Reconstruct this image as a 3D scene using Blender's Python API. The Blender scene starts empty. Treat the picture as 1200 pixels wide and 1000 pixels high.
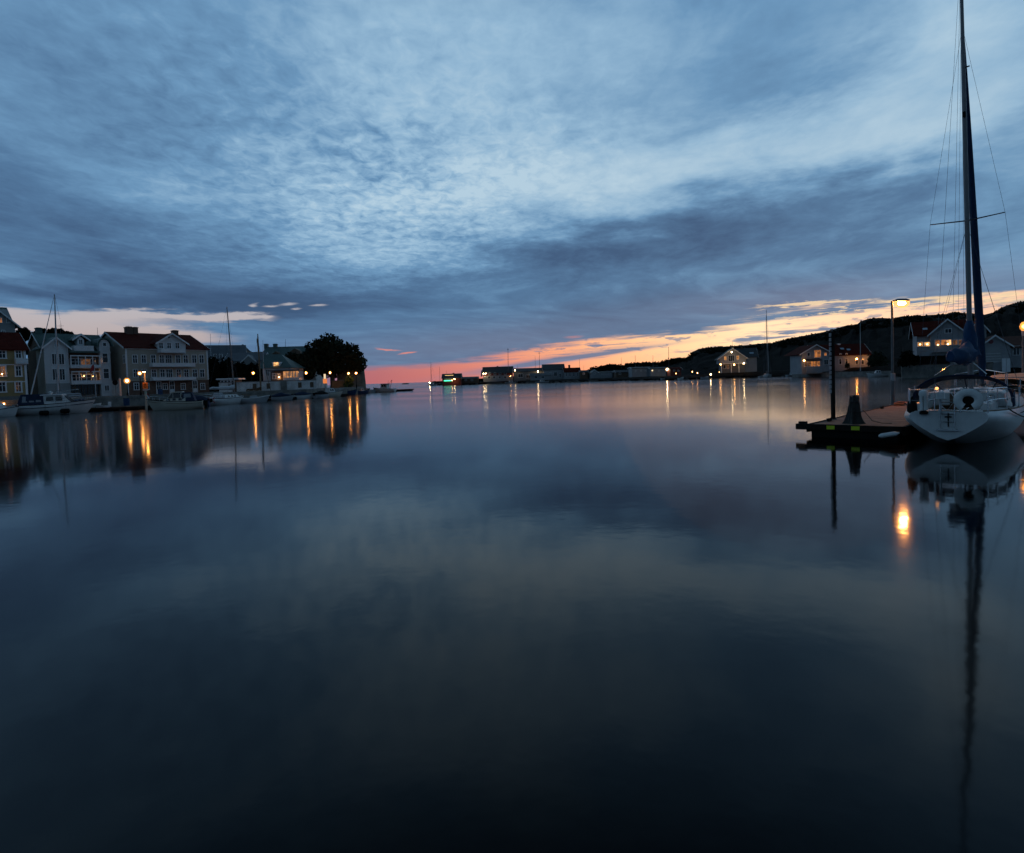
import bpy, bmesh, math, random
import numpy as np
from mathutils import Vector, Matrix
R = math.radians
rnd = random.Random(7)
S = bpy.context.scene
COL = S.collection

# ------------------------------------------------------------------ camera
PW, PH, F = 1200.0, 1000.0, 678.0
CAM_H, TILT, ROLL = 2.35, 2.0, -1.8
SHIFT = -31.6 / PW
cam_d = bpy.data.cameras.new('camera')
cam = bpy.data.objects.new('camera', cam_d)
COL.objects.link(cam)
cam_d.sensor_width = 36.0
cam_d.lens = F / PW * 36.0
cam_d.shift_y = SHIFT
cam_d.clip_start = 0.05
cam_d.clip_end = 30000
MAT_CAM = Matrix.Rotation(R(90 - TILT), 3, 'X') @ Matrix.Rotation(R(ROLL), 3, 'Z')
cam.matrix_world = Matrix.Translation((0, 0, CAM_H)) @ MAT_CAM.to_4x4()
S.camera = cam
CAM_T = MAT_CAM.transposed()
S.render.engine = 'CYCLES'
S.cycles.use_denoising = True
S.cycles.sample_clamp_indirect = 8.0
S.cycles.caustics_reflective = False
S.cycles.caustics_refractive = False
S.cycles.max_bounces = 6
S.cycles.use_adaptive_sampling = True
S.cycles.adaptive_threshold = 0.02
S.cycles.adaptive_min_samples = 16
S.view_settings.view_transform = 'Standard'
S.view_settings.look = 'None'
S.view_settings.exposure = 0.0
S.view_settings.gamma = 1.0


def project(p):
    c = CAM_T @ (Vector(p) - Vector((0, 0, CAM_H)))
    return PW / 2 + F * c.x / -c.z, PH / 2 - F * c.y / -c.z + SHIFT * PW


def ray(px, py):
    return MAT_CAM @ Vector(((px - PW / 2) / F, -(py - SHIFT * PW - PH / 2) / F, -1.0))


def at(px, D, z):
    """ground point seen in column px at distance D (along +Y) and height z"""
    a = CAM_T @ Vector((0, D, z - CAM_H))
    b = CAM_T @ Vector((1, 0, 0))
    k = (px - PW / 2) / F
    X = -(a.x + k * a.z) / (b.x + k * b.z)
    return Vector((X, D, z))


def pt(px, py, D):
    d = ray(px, py)
    return Vector((0, 0, CAM_H)) + d * (D / d.y)


def hz(px):
    return 448.8 + (470 - px) * 0.0314


def azel(px, py):
    d = ray(px, py).normalized()
    return math.degrees(math.atan2(d.x, d.y)), math.degrees(math.asin(d.z))


def lin(c):
    return tuple((v / 255 / 12.92) if v / 255 <= 0.04045 else ((v / 255 + 0.055) / 1.055) ** 2.4 for v in c)


# ------------------------------------------------------------------ node maths
class N:
    """a shader socket with arithmetic"""
    nt = None

    def __init__(self, s):
        self.s = s

    @staticmethod
    def m(op, *a, clamp=False):
        n = N.nt.nodes.new('ShaderNodeMath')
        n.operation = op
        n.use_clamp = clamp
        for i, v in enumerate(a):
            if isinstance(v, N):
                N.nt.links.new(v.s, n.inputs[i])
            else:
                n.inputs[i].default_value = v
        return N(n.outputs[0])

    def __add__(s, o): return N.m('ADD', s, o)
    __radd__ = __add__
    def __sub__(s, o): return N.m('SUBTRACT', s, o)
    def __rsub__(s, o): return N.m('SUBTRACT', o, s)
    def __mul__(s, o): return N.m('MULTIPLY', s, o)
    __rmul__ = __mul__
    def __truediv__(s, o): return N.m('DIVIDE', s, o)
    def __rtruediv__(s, o): return N.m('DIVIDE', o, s)


def sstep(x, a, b, lo=0.0, hi=1.0, kind='SMOOTHSTEP'):
    n = N.nt.nodes.new('ShaderNodeMapRange')
    n.interpolation_type = kind
    N.nt.links.new(x.s, n.inputs[0])
    for i, v in ((1, a), (2, b), (3, lo), (4, hi)):
        if isinstance(v, N):
            N.nt.links.new(v.s, n.inputs[i])
        else:
            n.inputs[i].default_value = v
    return N(n.outputs[0])


def pw(x, pts):
    """piecewise linear function of x"""
    out = None
    for (x0, y0), (x1, y1) in zip(pts, pts[1:]):
        t = sstep(x, x0, x1, 0, y1 - y0, 'LINEAR')
        out = t if out is None else out + t
    return out + pts[0][1]


def vec(x, y, z=0.0):
    n = N.nt.nodes.new('ShaderNodeCombineXYZ')
    for i, v in enumerate((x, y, z)):
        if isinstance(v, N):
            N.nt.links.new(v.s, n.inputs[i])
        else:
            n.inputs[i].default_value = v
    return n.outputs[0]


def noise(v, scale, detail=4.0, rough=0.5, dist=0.0):
    n = N.nt.nodes.new('ShaderNodeTexNoise')
    N.nt.links.new(v, n.inputs['Vector'])
    n.inputs['Scale'].default_value = scale
    n.inputs['Detail'].default_value = detail
    n.inputs['Roughness'].default_value = rough
    n.inputs['Distortion'].default_value = dist
    return N(n.outputs[0])


def mixc(f, a, b):
    n = N.nt.nodes.new('ShaderNodeMix')
    n.data_type = 'RGBA'
    n.clamp_factor = True
    if isinstance(f, N):
        N.nt.links.new(f.s, n.inputs[0])
    else:
        n.inputs[0].default_value = f
    for k, v in ((6, a), (7, b)):
        if isinstance(v, (tuple, list)):
            n.inputs[k].default_value = (*v[:3], 1)
        else:
            N.nt.links.new(v, n.inputs[k])
    return n.outputs[2]


# ------------------------------------------------------------------ sky
SUN_AZ, SUN_EL = 25.0, 1.0
world = bpy.data.worlds.new('World')
S.world = world
world.use_nodes = True
nt = N.nt = world.node_tree
nt.nodes.clear()
wout = nt.nodes.new('ShaderNodeOutputWorld')
wbg = nt.nodes.new('ShaderNodeBackground')
nt.links.new(wbg.outputs[0], wout.inputs[0])
tc = nt.nodes.new('ShaderNodeTexCoord')
sep = nt.nodes.new('ShaderNodeSeparateXYZ')
nt.links.new(tc.outputs['Generated'], sep.inputs[0])
dx, dy, dz = (N(o) for o in sep.outputs)
zc = N.m('MAXIMUM', dz, 0.0)
az = N.m('ARCTAN2', dx, dy) * (180 / math.pi)
el = N.m('ARCSINE', zc) * (180 / math.pi)
k = 1.0 / (zc + 0.07)
pu, pv = dx * k, dy * k
ca, sa = math.cos(R(38)), math.sin(R(38))          # cloud streets run this way
qu, qv = pu * ca - pv * sa, pu * sa + pv * ca
wob = noise(vec(pu * 0.35, pv * 0.35, 4.0), 1.0, 3)
qu2 = qu + (wob - 0.5) * 2.2
bank = noise(vec(qu2 * 0.85, qv * 0.30, 1.7), 1.0, 6, 0.56)
rip = noise(vec(qu2 * 2.6, qv * 1.7, 3.1), 1.0, 5, 0.60, 0.4)
fine = noise(vec(pu * 15.0, pv * 12.0, 7.7), 1.0, 3, 0.6, 0.4)
mid = noise(vec(az * 0.42, el * 1.6, 3.3), 1.0, 4, 0.6)
w1 = noise(vec(az * 0.11, el * 0.34, 2.0), 1.0, 5, 0.6)
w2 = noise(vec(az * 0.13, el * 0.40, 9.0), 1.0, 5, 0.6)
elr = sstep(el, 0, 14, 0.15, 1.0, 'LINEAR')
azw = az + (w1 - 0.5) * 16.0
elw = el + (w2 - 0.5) * 7.0 * elr
streak = noise(vec(az * 0.065 + el * 0.05, el * 1.15 - az * 0.03, 5.0), 1.0, 5, 0.58)
streak2 = noise(vec(az * 0.10, el * 1.7 - az * 0.05, 8.0), 1.0, 5, 0.62)


def blob(px, py, sx, sy, rot, amp, a=None, e=None, p4=False):
    """soft patch of light or shade centred on a direction; sizes in degrees"""
    a0, e0 = azel(px, py)
    a = azw if a is None else a
    e = elw if e is None else e
    c, s_ = math.cos(R(rot)), math.sin(R(rot))
    da, de = a - a0, e - e0
    p = (da * c + de * s_) * (1 / sx)
    q = (de * c - da * s_) * (1 / sy)
    pp = p * p
    if p4:
        pp = pp * pp
    return N.m('EXPONENT', (pp + q * q) * -1.0) * amp


BLOBS = [
    (470, 255, 11, 3.6, 18, .26), (330, 205, 12, 4.0, 16, .10), (560, 150, 14, 7.0, -20, .20),
    (850, 188, 17, 3.2, 4, .28), (660, 225, 9, 3.6, -6, .06), (1140, 70, 9, 9.0, 0, .26),
    (700, 60, 16, 5.0, -10, .14), (930, 95, 14, 2.2, -14, -.10), (760, 120, 9, 2.0, -16, -.06),
    (790, 280, 18, 2.7, 3, -.27), (640, 312, 13, 2.2, 6, -.20), (1040, 300, 12, 3.0, 4, -.18),
    (150, 312, 15, 3.0, -14, -.20), (40, 250, 12, 3.0, -14, -.10), (330, 300, 10, 1.8, -14, -.14),
    (40, 60, 12, 9.0, 0, -.12), (230, 40, 12, 4.5, 0, .05), (1060, 215, 9, 2.0, 6, -.16),
    (150, 347, 16, 1.5, -2, -.34), (420, 355, 12, 1.9, 0, -.22), (480, 320, 8, 1.4, 0, .08),
    (90, 328, 10, .8, -4, .16), (1150, 320, 8, 3, 0, .05), (700, 365, 14, 2.4, 4, -.20),
]
B = 0.60 + (bank - 0.5) * 0.36 + (rip - 0.5) * 0.46
for b_ in BLOBS:
    B = B + blob(*b_)
mott = blob(470, 235, 14, 6.0, 8, .9) + blob(380, 120, 22, 10, 0, .35) + 0.12
B = B + (fine - 0.5) * 0.84 * mott * sstep(el, 6, 11)
# thin veil above the horizon evens the clouds out
veil = sstep(el, 9.0, 2.5)
B = B + (0.30 - B) * veil * 0.55
cr = nt.nodes.new('ShaderNodeValToRGB')
nt.links.new(B.s, cr.inputs[0])
ramp = [(0.0, (52, 76, 108)), (0.22, (66, 94, 129)), (0.42, (84, 120, 157)), (0.60, (108, 150, 187)),
        (0.80, (147, 183, 211)), (1.0, (179, 206, 224))]
els = cr.color_ramp.elements
els[0].position, els[0].color = ramp[0][0], (*lin(ramp[0][1]), 1)
els[1].position, els[1].color = ramp[-1][0], (*lin(ramp[-1][1]), 1)
for p_, c_ in ramp[1:-1]:
    e_ = els.new(p_)
    e_.color = (*lin(c_), 1)
sky_c = cr.outputs[0]
# the western half is greyer, the left bluer
warm = sstep(az, -15, 22) * sstep(el, 34, 5) * 0.75
n_ = nt.nodes.new('ShaderNodeMix'); n_.data_type = 'RGBA'; n_.blend_type = 'MULTIPLY'
nt.links.new(warm.s, n_.inputs[0]); nt.links.new(sky_c, n_.inputs[6]); n_.inputs[7].default_value = (1.06, 1.0, 0.955, 1)
sky_c = n_.outputs[2]
# mauve flush low over the sea
flush = blob(560, 405, 18, 2.2, 4, .30, az, el) + blob(1000, 345, 16, 1.6, 0, .30, az, el)
sky_c = mixc(flush, sky_c, lin((138, 126, 140)))
# pale opening under the cloud bank on the left
gnz = (streak - 0.5) * 1.6 + (streak2 - 0.5) * 1.2 + (mid - 0.5) * 1.5
gap = blob(92, 383, 11.5, 0.95, -5, 1.05, az, el + gnz, True) + blob(215, 371, 7.5, .42, 0, .95, az, el + gnz * .8, True)
for gx, gy, sx, sy in ((268, 370, 2.6, .30), (297, 358, .4, .2), (317, 359, .8, .15), (340, 356, .9, .17), (373, 358, 1.1, .15), (312, 371, .5, .12), (347, 362, .6, .12)):
    gap = gap + blob(gx, gy, sx, sy, 4, .70, az + (mid - 0.5) * 1.5, el + (mid - 0.5) * .6)
gapm = sstep(gap, 0.22, 0.85)
gap_c = mixc(sstep(el, 4.0, 7.5), lin((188, 172, 170)), lin((188, 184, 189)))
sky_c = mixc(gapm * 0.95, sky_c, gap_c)
# the sunset band
thr = pw(az, [(-20, 1.2), (-13, 1.5), (-8, 1.55), (-3.4, 2.2), (0, 2.8), (8.4, 3.4), (16.4, 4.0), (23, 4.6), (30, 4.7), (36, 4.8), (43, 5.2), (55, 3.5)])
ragged = thr + (streak - 0.5) * (thr * 1.15) + (streak2 - 0.5) * 1.0 + (mid - 0.5) * 0.8
glow = sstep(el - ragged, 0.55, -0.45) * sstep(az, -21, -14) * sstep(az, 75, 48)
bars = sstep(streak2, 0.52, 0.64) * sstep(el, 1.0, 2.2) * sstep(el - thr * 0.45, -.4, .9) * 0.85 + sstep(mid, 0.53, 0.64) * sstep(el, 1.4, 3.0) * 0.65
bars = bars + blob(640, 424, 8.5, .38, 7, .9, az, el + (streak2 - 0.5) * .8) + blob(575, 414, 5, .35, 7, .7, az, el)
bars = bars + blob(905, 371, 2.0, .22, 0, .6, az, el) + blob(700, 416, 7, .16, 6, .8, az, el) + blob(830, 374, 4, .5, 6, .75, az, el + (streak2 - 0.5) * 1.2)
glow = glow * (1.0 - N.m('MINIMUM', bars, 0.92))
stops = [(-18, (176, 116, 130)), (-13, (186, 120, 124)), (-7, (205, 131, 123)), (-1, (226, 144, 120)), (5, (240, 164, 124)), (11, (252, 188, 138)),
         (17, (255, 206, 156)), (23, (255, 218, 174)), (30, (252, 207, 168)), (38, (246, 198, 164)), (50, (170, 140, 140))]
ch = [pw(az, [(a_, lin(c_)[i] * min(1.22, max(1.0, 1.04 + .010 * (a_ + 6)))) for a_, c_ in stops]) for i in range(3)]
red = sstep(el, 3.0, 0.2)
ch[1] = ch[1] * (1.0 - red * 0.18)
ch[2] = ch[2] * (1.0 - red * 0.18)
n_ = nt.nodes.new('ShaderNodeCombineColor')
for i in range(3):
    nt.links.new(ch[i].s, n_.inputs[i])
sky_c = mixc(glow, sky_c, n_.outputs[0])
# lit undersides of small clouds near the band
pinks = blob(455, 410, 1.5, .13, -6, .75, az, el + (streak2 - 0.5) * .6 + (mid - .5) * .5) + blob(477, 414, 1.1, .11, 5, .8, az, el + (mid - .5) * .4) + blob(672, 394, 1.6, .20, 0, .5, az, el + (streak2 - .5))
sky_c = mixc(sstep(pinks, .25, .75) * 0.85, sky_c, lin((222, 140, 128)))
hi = blob(945, 356, 5.0, .17, 0, .9, az, el + (streak2 - 0.5) * 1.3 + (mid - 0.5) * .7) + blob(1085, 352, 6, .3, 0, .7, az, el + (streak2 - 0.5) * 1.8)
hi = hi + blob(1050, 361, 12, .55, 0, .95, az, el) * sstep(mid * .5 + streak2 * .5, .47, .56)
sky_c = mixc(sstep(hi, .3, .75) * 0.8, sky_c, lin((255, 222, 176)))
# the sky behind the camera is the darker, night side
back = sstep(N.m('ABSOLUTE', az), 55, 120, 1.0, 0.50)
high = sstep(el, 31, 44, 1.0, 0.28)  # overhead sky, out of view, darkened so the water reflects less
n_ = nt.nodes.new('ShaderNodeVectorMath'); n_.operation = 'SCALE'
nt.links.new(sky_c, n_.inputs[0]); nt.links.new((back * high).s, n_.inputs['Scale'])
nish = nt.nodes.new('ShaderNodeTexSky')
nish.sky_type = 'NISHITA'
nish.sun_disc = False
nish.sun_elevation = R(SUN_EL)
nish.sun_rotation = R(SUN_AZ)
n2_ = nt.nodes.new('ShaderNodeVectorMath'); n2_.operation = 'SCALE'
nt.links.new(nish.outputs[0], n2_.inputs[0]); n2_.inputs['Scale'].default_value = 0.0015
n3_ = nt.nodes.new('ShaderNodeVectorMath'); n3_.operation = 'ADD'
nt.links.new(n_.outputs[0], n3_.inputs[0]); nt.links.new(n2_.outputs[0], n3_.inputs[1])
nt.links.new(n3_.outputs[0], wbg.inputs[0])
wbg.inputs[1].default_value = 1.0
world.cycles.sampling_method = 'NONE'

# the sun is already down to the horizon behind the ridge: only a trace of it is left
sun_d = bpy.data.lights.new('sun', 'SUN')
sun_d.energy = 0.008
sun_d.angle = R(30)
sun_d.color = (1.0, 0.62, 0.35)
sun = bpy.data.objects.new('sun', sun_d)
COL.objects.link(sun)
sd = Vector((math.sin(R(SUN_AZ)) * math.cos(R(SUN_EL)), math.cos(R(SUN_AZ)) * math.cos(R(SUN_EL)), math.sin(R(SUN_EL))))
sun.rotation_euler = sd.to_track_quat('Z', 'Y').to_euler()

# ------------------------------------------------------------------ materials
MATS = {}


def mat(name, c, rough=0.6, var=0.18, scale=1.5, metal=0.0, bump=0.0, bscale=20.0, spec=0.5, planks=None):
    """procedural paint / stone / metal: colour varied by noise, optional bump, optional board joints"""
    if name in MATS:
        return MATS[name]
    m = bpy.data.materials.new(name)
    m.use_nodes = True
    t = N.nt = m.node_tree
    b = t.nodes['Principled BSDF']
    co = t.nodes.new('ShaderNodeTexCoord').outputs['Object']
    n = noise(co, scale, 5, 0.6)
    n2 = noise(co, scale * 6, 3, 0.6)
    f = sstep(n * 0.7 + n2 * 0.3, 0.3, 0.7)
    lo = tuple(max(0, v * (1 - var)) for v in c)
    hi_ = tuple(min(1, v * (1 + var)) for v in c)
    t.links.new(mixc(f, lo, hi_), b.inputs['Base Color'])
    b.inputs['Roughness'].default_value = rough
    b.inputs['Metallic'].default_value = metal
    b.inputs['Specular IOR Level'].default_value = spec
    h = None
    if bump:
        h = noise(co, bscale, 4) * bump
    if planks:
        axis, step, depth = planks
        sp = t.nodes.new('ShaderNodeSeparateXYZ')
        t.links.new(co, sp.inputs[0])
        fr = N.m('FRACT', N(sp.outputs['XYZ'.index(axis)]) * (1.0 / step))
        g = sstep(N.m('ABSOLUTE', fr - 0.5), 0.40, 0.48) * (-depth)
        h = g if h is None else h + g
    if h is not None:
        bn = t.nodes.new('ShaderNodeBump')
        bn.inputs['Strength'].default_value = 1.0
        bn.inputs['Distance'].default_value = 1.0
        t.links.new(h.s, bn.inputs['Height'])
        t.links.new(bn.outputs[0], b.inputs['Normal'])
    MATS[name] = m
    return m


def glow_mat(name, c, strength):
    if name in MATS:
        return MATS[name]
    m = bpy.data.materials.new(name)
    m.use_nodes = True
    b = m.node_tree.nodes['Principled BSDF']
    b.inputs['Base Color'].default_value = (0.3, 0.3, 0.3, 1)
    b.inputs['Emission Color'].default_value = (*c, 1)
    b.inputs['Emission Strength'].default_value = strength
    MATS[name] = m
    return m


def lit_pane(name, c, strength, sc=1.2):
    """a lit window: bright lamp patch, curtains and furniture inside read as uneven light"""
    if name in MATS:
        return MATS[name]
    m = bpy.data.materials.new(name)
    m.use_nodes = True
    t = N.nt = m.node_tree
    b = t.nodes['Principled BSDF']
    co = t.nodes.new('ShaderNodeTexCoord').outputs['Object']
    n = noise(co, sc, 3, 0.6)
    b.inputs['Base Color'].default_value = (0.05, 0.04, 0.03, 1)
    b.inputs['Roughness'].default_value = 0.1
    b.inputs['Emission Color'].default_value = (*c, 1)
    t.links.new(sstep(n, 0.32, 0.68, strength * 0.15, strength).s, b.inputs['Emission Strength'])
    MATS[name] = m
    return m


def water_mat():
    m = bpy.data.materials.new('water')
    m.use_nodes = True
    t = N.nt = m.node_tree
    b = t.nodes['Principled BSDF']
    g = t.nodes.new('ShaderNodeNewGeometry').outputs['Position']
    sp = t.nodes.new('ShaderNodeSeparateXYZ')
    t.links.new(g, sp.inputs[0])
    X, Y = N(sp.outputs[0]), N(sp.outputs[1])
    b.inputs['Base Color'].default_value = (0.001, 0.002, 0.0025, 1)
    b.inputs['IOR'].default_value = 1.21
    # cat's-paws: patches of rippled water, strongest out towards the far shore
    patch = noise(vec(X * 0.010, Y * 0.045, 3.0), 1.0, 4, 0.55)
    far = sstep(Y, 120, 260)
    rough = sstep(Y, 8, 55, 0.052, 0.118) + sstep(patch, 0.40, 0.66, 0.0, 0.035) + far * sstep(patch, 0.35, 0.6, 0.0, 0.05)
    t.links.new(rough.s, b.inputs['Roughness'])
    h = (noise(vec(X * 0.9, Y * 0.9, 0.0), 1.0, 2, 0.5) - 0.5) * 0.0020 + \
        (noise(vec(X * 3.2, Y * 3.2, 5.0), 1.0, 2, 0.5) - 0.5) * 0.0013
    h = h * sstep(Y, 70, 20)
    bn = t.nodes.new('ShaderNodeBump')
    bn.inputs['Strength'].default_value = 1.0
    bn.inputs['Distance'].default_value = 1.0
    t.links.new(h.s, bn.inputs['Height'])
    t.links.new(bn.outputs[0], b.inputs['Normal'])
    return m


# ------------------------------------------------------------------ mesh building
class MB:
    def __init__(self):
        self.v, self.f = [], []

    def add(self, vs, fs):
        o = len(self.v)
        self.v += [tuple(p) for p in vs]
        self.f += [tuple(i + o for i in q) for q in fs]
        return self

    def box(self, x0, x1, y0, y1, z0, z1):
        return self.add([(x0, y0, z0), (x1, y0, z0), (x1, y1, z0), (x0, y1, z0), (x0, y0, z1), (x1, y0, z1), (x1, y1, z1), (x0, y1, z1)],
                        [(0, 3, 2, 1), (4, 5, 6, 7), (0, 1, 5, 4), (1, 2, 6, 5), (2, 3, 7, 6), (3, 0, 4, 7)])

    def cbox(self, x0, x1, y0, y1, z0, z1, c):
        """box with chamfered vertical and top edges"""
        def ring(d, z):
            a, b_, e, f_ = x0 + d, x1 - d, y0 + d, y1 - d
            k_ = c
            return [(a + k_, e, z), (b_ - k_, e, z), (b_, e + k_, z), (b_, f_ - k_, z), (b_ - k_, f_, z), (a + k_, f_, z), (a, f_ - k_, z), (a, e + k_, z)]
        self.loft([ring(0, z0), ring(0, z1 - c), ring(c, z1)], closed=True, caps=True)
        return self

    def loft(self, rings, closed=True, caps=False):
        n = len(rings[0])
        vs = [p for r in rings for p in r]
        fs = []
        for i in range(len(rings) - 1):
            for j in range(n if closed else n - 1):
                a, b_ = i * n + j, i * n + (j + 1) % n
                fs.append((a, b_, b_ + n, a + n))
        if caps:
            fs.append(tuple(reversed(range(n))))
            fs.append(tuple((len(rings) - 1) * n + j for j in range(n)))
        return self.add(vs, fs)

    def prism(self, poly, p0, p1):
        """poly: list of 3d points, extruded by vector p1-p0"""
        d = Vector(p1) - Vector(p0)
        a = [Vector(p) for p in poly]
        return self.loft([a, [p + d for p in a]], True, True)

    def tube(self, path, r, n=6, caps=True):
        path = [Vector(p) for p in path]
        rs = r if isinstance(r, (list, tuple)) else [r] * len(path)
        rings = []
        for i, p in enumerate(path):
            d = (path[min(i + 1, len(path) - 1)] - path[max(i - 1, 0)]).normalized()
            up = Vector((0, 0, 1)) if abs(d.z) < 0.9 else Vector((1, 0, 0))
            s = d.cross(up).normalized()
            t = s.cross(d)
            rings.append([p + (s * math.cos(a) + t * math.sin(a)) * rs[i] for a in (2 * math.pi * j / n for j in range(n))])
        return self.loft(rings, True, caps)

    def lathe(self, prof, n=12, c=(0, 0, 0)):
        rings = [[(c[0] + r * math.cos(2 * math.pi * j / n), c[1] + r * math.sin(2 * math.pi * j / n), c[2] + z) for j in range(n)] for r, z in prof]
        return self.loft(rings, True, True)

    def ball(self, c, r, n=10, sq=1.0):
        m_ = max(4, n // 2)
        prof = [(max(1e-3, r * math.sin(math.pi * i / m_)), -r * sq * math.cos(math.pi * i / m_)) for i in range(m_ + 1)]
        return self.lathe(prof, n, c)

    def build(self, name, material, parent=None, smooth=False, loc=None, rz=None):
        me = bpy.data.meshes.new(name)
        me.from_pydata(self.v, [], self.f)
        me.update()
        bm = bmesh.new()
        bm.from_mesh(me)
        bmesh.ops.recalc_face_normals(bm, faces=bm.faces)
        bm.to_mesh(me)
        bm.free()
        me.materials.append(material)
        if smooth:
            me.polygons.foreach_set('use_smooth', [True] * len(me.polygons))
            try:
                me.set_sharp_from_angle(angle=R(40))
            except Exception:
                pass
        o = bpy.data.objects.new(name, me)
        COL.objects.link(o)
        if parent is not None:
            o.parent = parent
        if loc is not None:
            o.location = loc
        if rz is not None:
            o.rotation_euler = (0, 0, rz)
        return o


def quads_obj(name, V, material, parent=None):
    """many loose quads (leaves): V is (n,4,3)"""
    n = len(V)
    me = bpy.data.meshes.new(name)
    me.from_pydata(V.reshape(-1, 3).tolist(), [], np.arange(n * 4).reshape(n, 4).tolist())
    me.materials.append(material)
    o = bpy.data.objects.new(name, me)
    COL.objects.link(o)
    if parent is not None:
        o.parent = parent
    return o


def tag(o, label, cat, group=None):
    o['label'] = label
    o['category'] = cat
    if group:
        o['group'] = group
    return o


def empty(name, label, cat, loc, rz=0.0, group=None):
    o = bpy.data.objects.new(name, None)
    COL.objects.link(o)
    o.empty_display_size = 0.2
    o.location = loc
    o.rotation_euler = (0, 0, rz)
    return tag(o, label, cat, group)


def struct(o, kind='structure'):
    o['kind'] = kind
    return o


def copy_tree(o, parent=None):
    c = o.copy()
    COL.objects.link(c)
    if parent is not None:
        c.parent = parent
    for ch_ in list(o.children):
        copy_tree(ch_, c)
    return c


# palette (real base colours)
WHITE = mat('white_paint', (0.74, 0.75, 0.76), 0.55, 0.08, 0.8)
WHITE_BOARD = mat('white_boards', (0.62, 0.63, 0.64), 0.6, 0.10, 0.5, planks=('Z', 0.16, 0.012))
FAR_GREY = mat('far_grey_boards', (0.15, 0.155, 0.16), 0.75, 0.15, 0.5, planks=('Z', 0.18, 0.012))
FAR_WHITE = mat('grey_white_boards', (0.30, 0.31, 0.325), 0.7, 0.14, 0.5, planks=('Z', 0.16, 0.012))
BEIGE_BOARD = mat('beige_boards', (0.39, 0.345, 0.28), 0.7, 0.10, 0.4, planks=('X', 0.20, 0.010))
YELLOW_BOARD = mat('yellow_boards', (0.34, 0.25, 0.11), 0.7, 0.12, 0.4, planks=('Z', 0.18, 0.012))
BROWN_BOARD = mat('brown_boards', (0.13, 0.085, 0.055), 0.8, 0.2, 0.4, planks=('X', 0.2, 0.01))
GREY_BOARD = mat('grey_boards', (0.30, 0.31, 0.31), 0.7, 0.12, 0.4, planks=('Z', 0.18, 0.012))
RED_BOARD = mat('red_boards', (0.17, 0.035, 0.025), 0.8, 0.2, 0.5, planks=('X', 0.2, 0.01))
BRICK = mat('brick', (0.13, 0.078, 0.056), 0.85, 0.3, 2.0, bump=0.01, bscale=9)
TILE = mat('red_tiles', (0.085, 0.013, 0.008), 0.95, 0.3, 1.2, planks=('X', 0.30, 0.03), spec=0.1)
COPPER = mat('green_copper', (0.055, 0.105, 0.095), 0.6, 0.2, 0.6, planks=('X', 0.60, 0.02))
SLATE = mat('grey_roof', (0.10, 0.11, 0.125), 0.6, 0.2, 0.6, planks=('X', 0.45, 0.02))
DARK_ROOF = mat('dark_roof', (0.05, 0.055, 0.06), 0.7, 0.25, 0.8, planks=('X', 0.35, 0.02))
GLASS = mat('window_glass', (0.012, 0.014, 0.018), 0.08, 0.1, 0.7)
STONE = mat('stone', (0.20, 0.19, 0.17), 0.9, 0.4, 0.9, bump=0.05, bscale=2.5)
LIMEWALL = mat('limewash', (0.64, 0.62, 0.60), 0.9, 0.28, 0.8, bump=0.03, bscale=3)
CONCRETE = mat('concrete', (0.20, 0.195, 0.185), 0.9, 0.25, 0.6, bump=0.01, bscale=8)
ASPHALT = mat('quay_paving', (0.15, 0.14, 0.13), 0.9, 0.25, 0.5, bump=0.01, bscale=5)
WOOD = mat('weathered_planks', (0.27, 0.145, 0.088), 0.8, 0.32, 2.5, bump=0.004, bscale=30)
WOOD_DARK = mat('tarred_wood', (0.016, 0.013, 0.011), 0.9, 0.4, 2.0, bump=0.01, bscale=14, spec=0.2)
ROCK = mat('rock', (0.085, 0.075, 0.068), 0.95, 0.45, 0.12, bump=0.4, bscale=0.5)
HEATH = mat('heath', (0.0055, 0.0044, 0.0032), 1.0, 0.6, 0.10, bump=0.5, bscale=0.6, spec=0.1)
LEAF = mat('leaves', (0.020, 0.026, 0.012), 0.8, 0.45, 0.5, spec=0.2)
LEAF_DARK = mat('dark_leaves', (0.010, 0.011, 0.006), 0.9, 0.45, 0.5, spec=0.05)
BARK = mat('bark', (0.06, 0.045, 0.035), 0.95, 0.3, 2, bump=0.03, bscale=12)
STEEL = mat('galvanised', (0.15, 0.15, 0.15), 0.5, 0.2, 3, metal=0.5)
INOX = mat('stainless', (0.62, 0.62, 0.62), 0.18, 0.05, 3, metal=1.0)
ALU = mat('anodised_mast', (0.20, 0.185, 0.185), 0.45, 0.10, 1, metal=0.4)
MASTWHITE = mat('white_mast', (0.55, 0.56, 0.58), 0.4, 0.08, 1)
GEL = mat('gelcoat', (0.65, 0.65, 0.64), 0.3, 0.12, 0.9)
GEL_CREAM = mat('cream_gelcoat', (0.58, 0.53, 0.44), 0.28, 0.08, 0.9)
GEL_GREY = mat('grey_gelcoat', (0.34, 0.36, 0.38), 0.3, 0.10, 0.9)
DECK = mat('deck', (0.55, 0.55, 0.54), 0.6, 0.10, 1.5)
TEAK = mat('teak', (0.24, 0.15, 0.085), 0.7, 0.25, 4, planks=('Y', 0.05, 0.003))
NAVY = mat('navy_canvas', (0.010, 0.022, 0.055), 0.85, 0.3, 4, bump=0.006, bscale=14)
BLUE = mat('blue_canvas', (0.006, 0.042, 0.115), 0.8, 0.28, 4, bump=0.012, bscale=9)
BLACK = mat('black_rubber', (0.008, 0.008, 0.008), 0.9, 0.3, 4, spec=0.15)
BLUEHULL = mat('blue_hull', (0.02, 0.05, 0.12), 0.3, 0.12, 1)
WIRE = mat('rigging_wire', (0.10, 0.10, 0.11), 0.5, 0.1, 2, metal=0.5)
ROPE = mat('rope', (0.05, 0.048, 0.045), 0.9, 0.3, 12)
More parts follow.
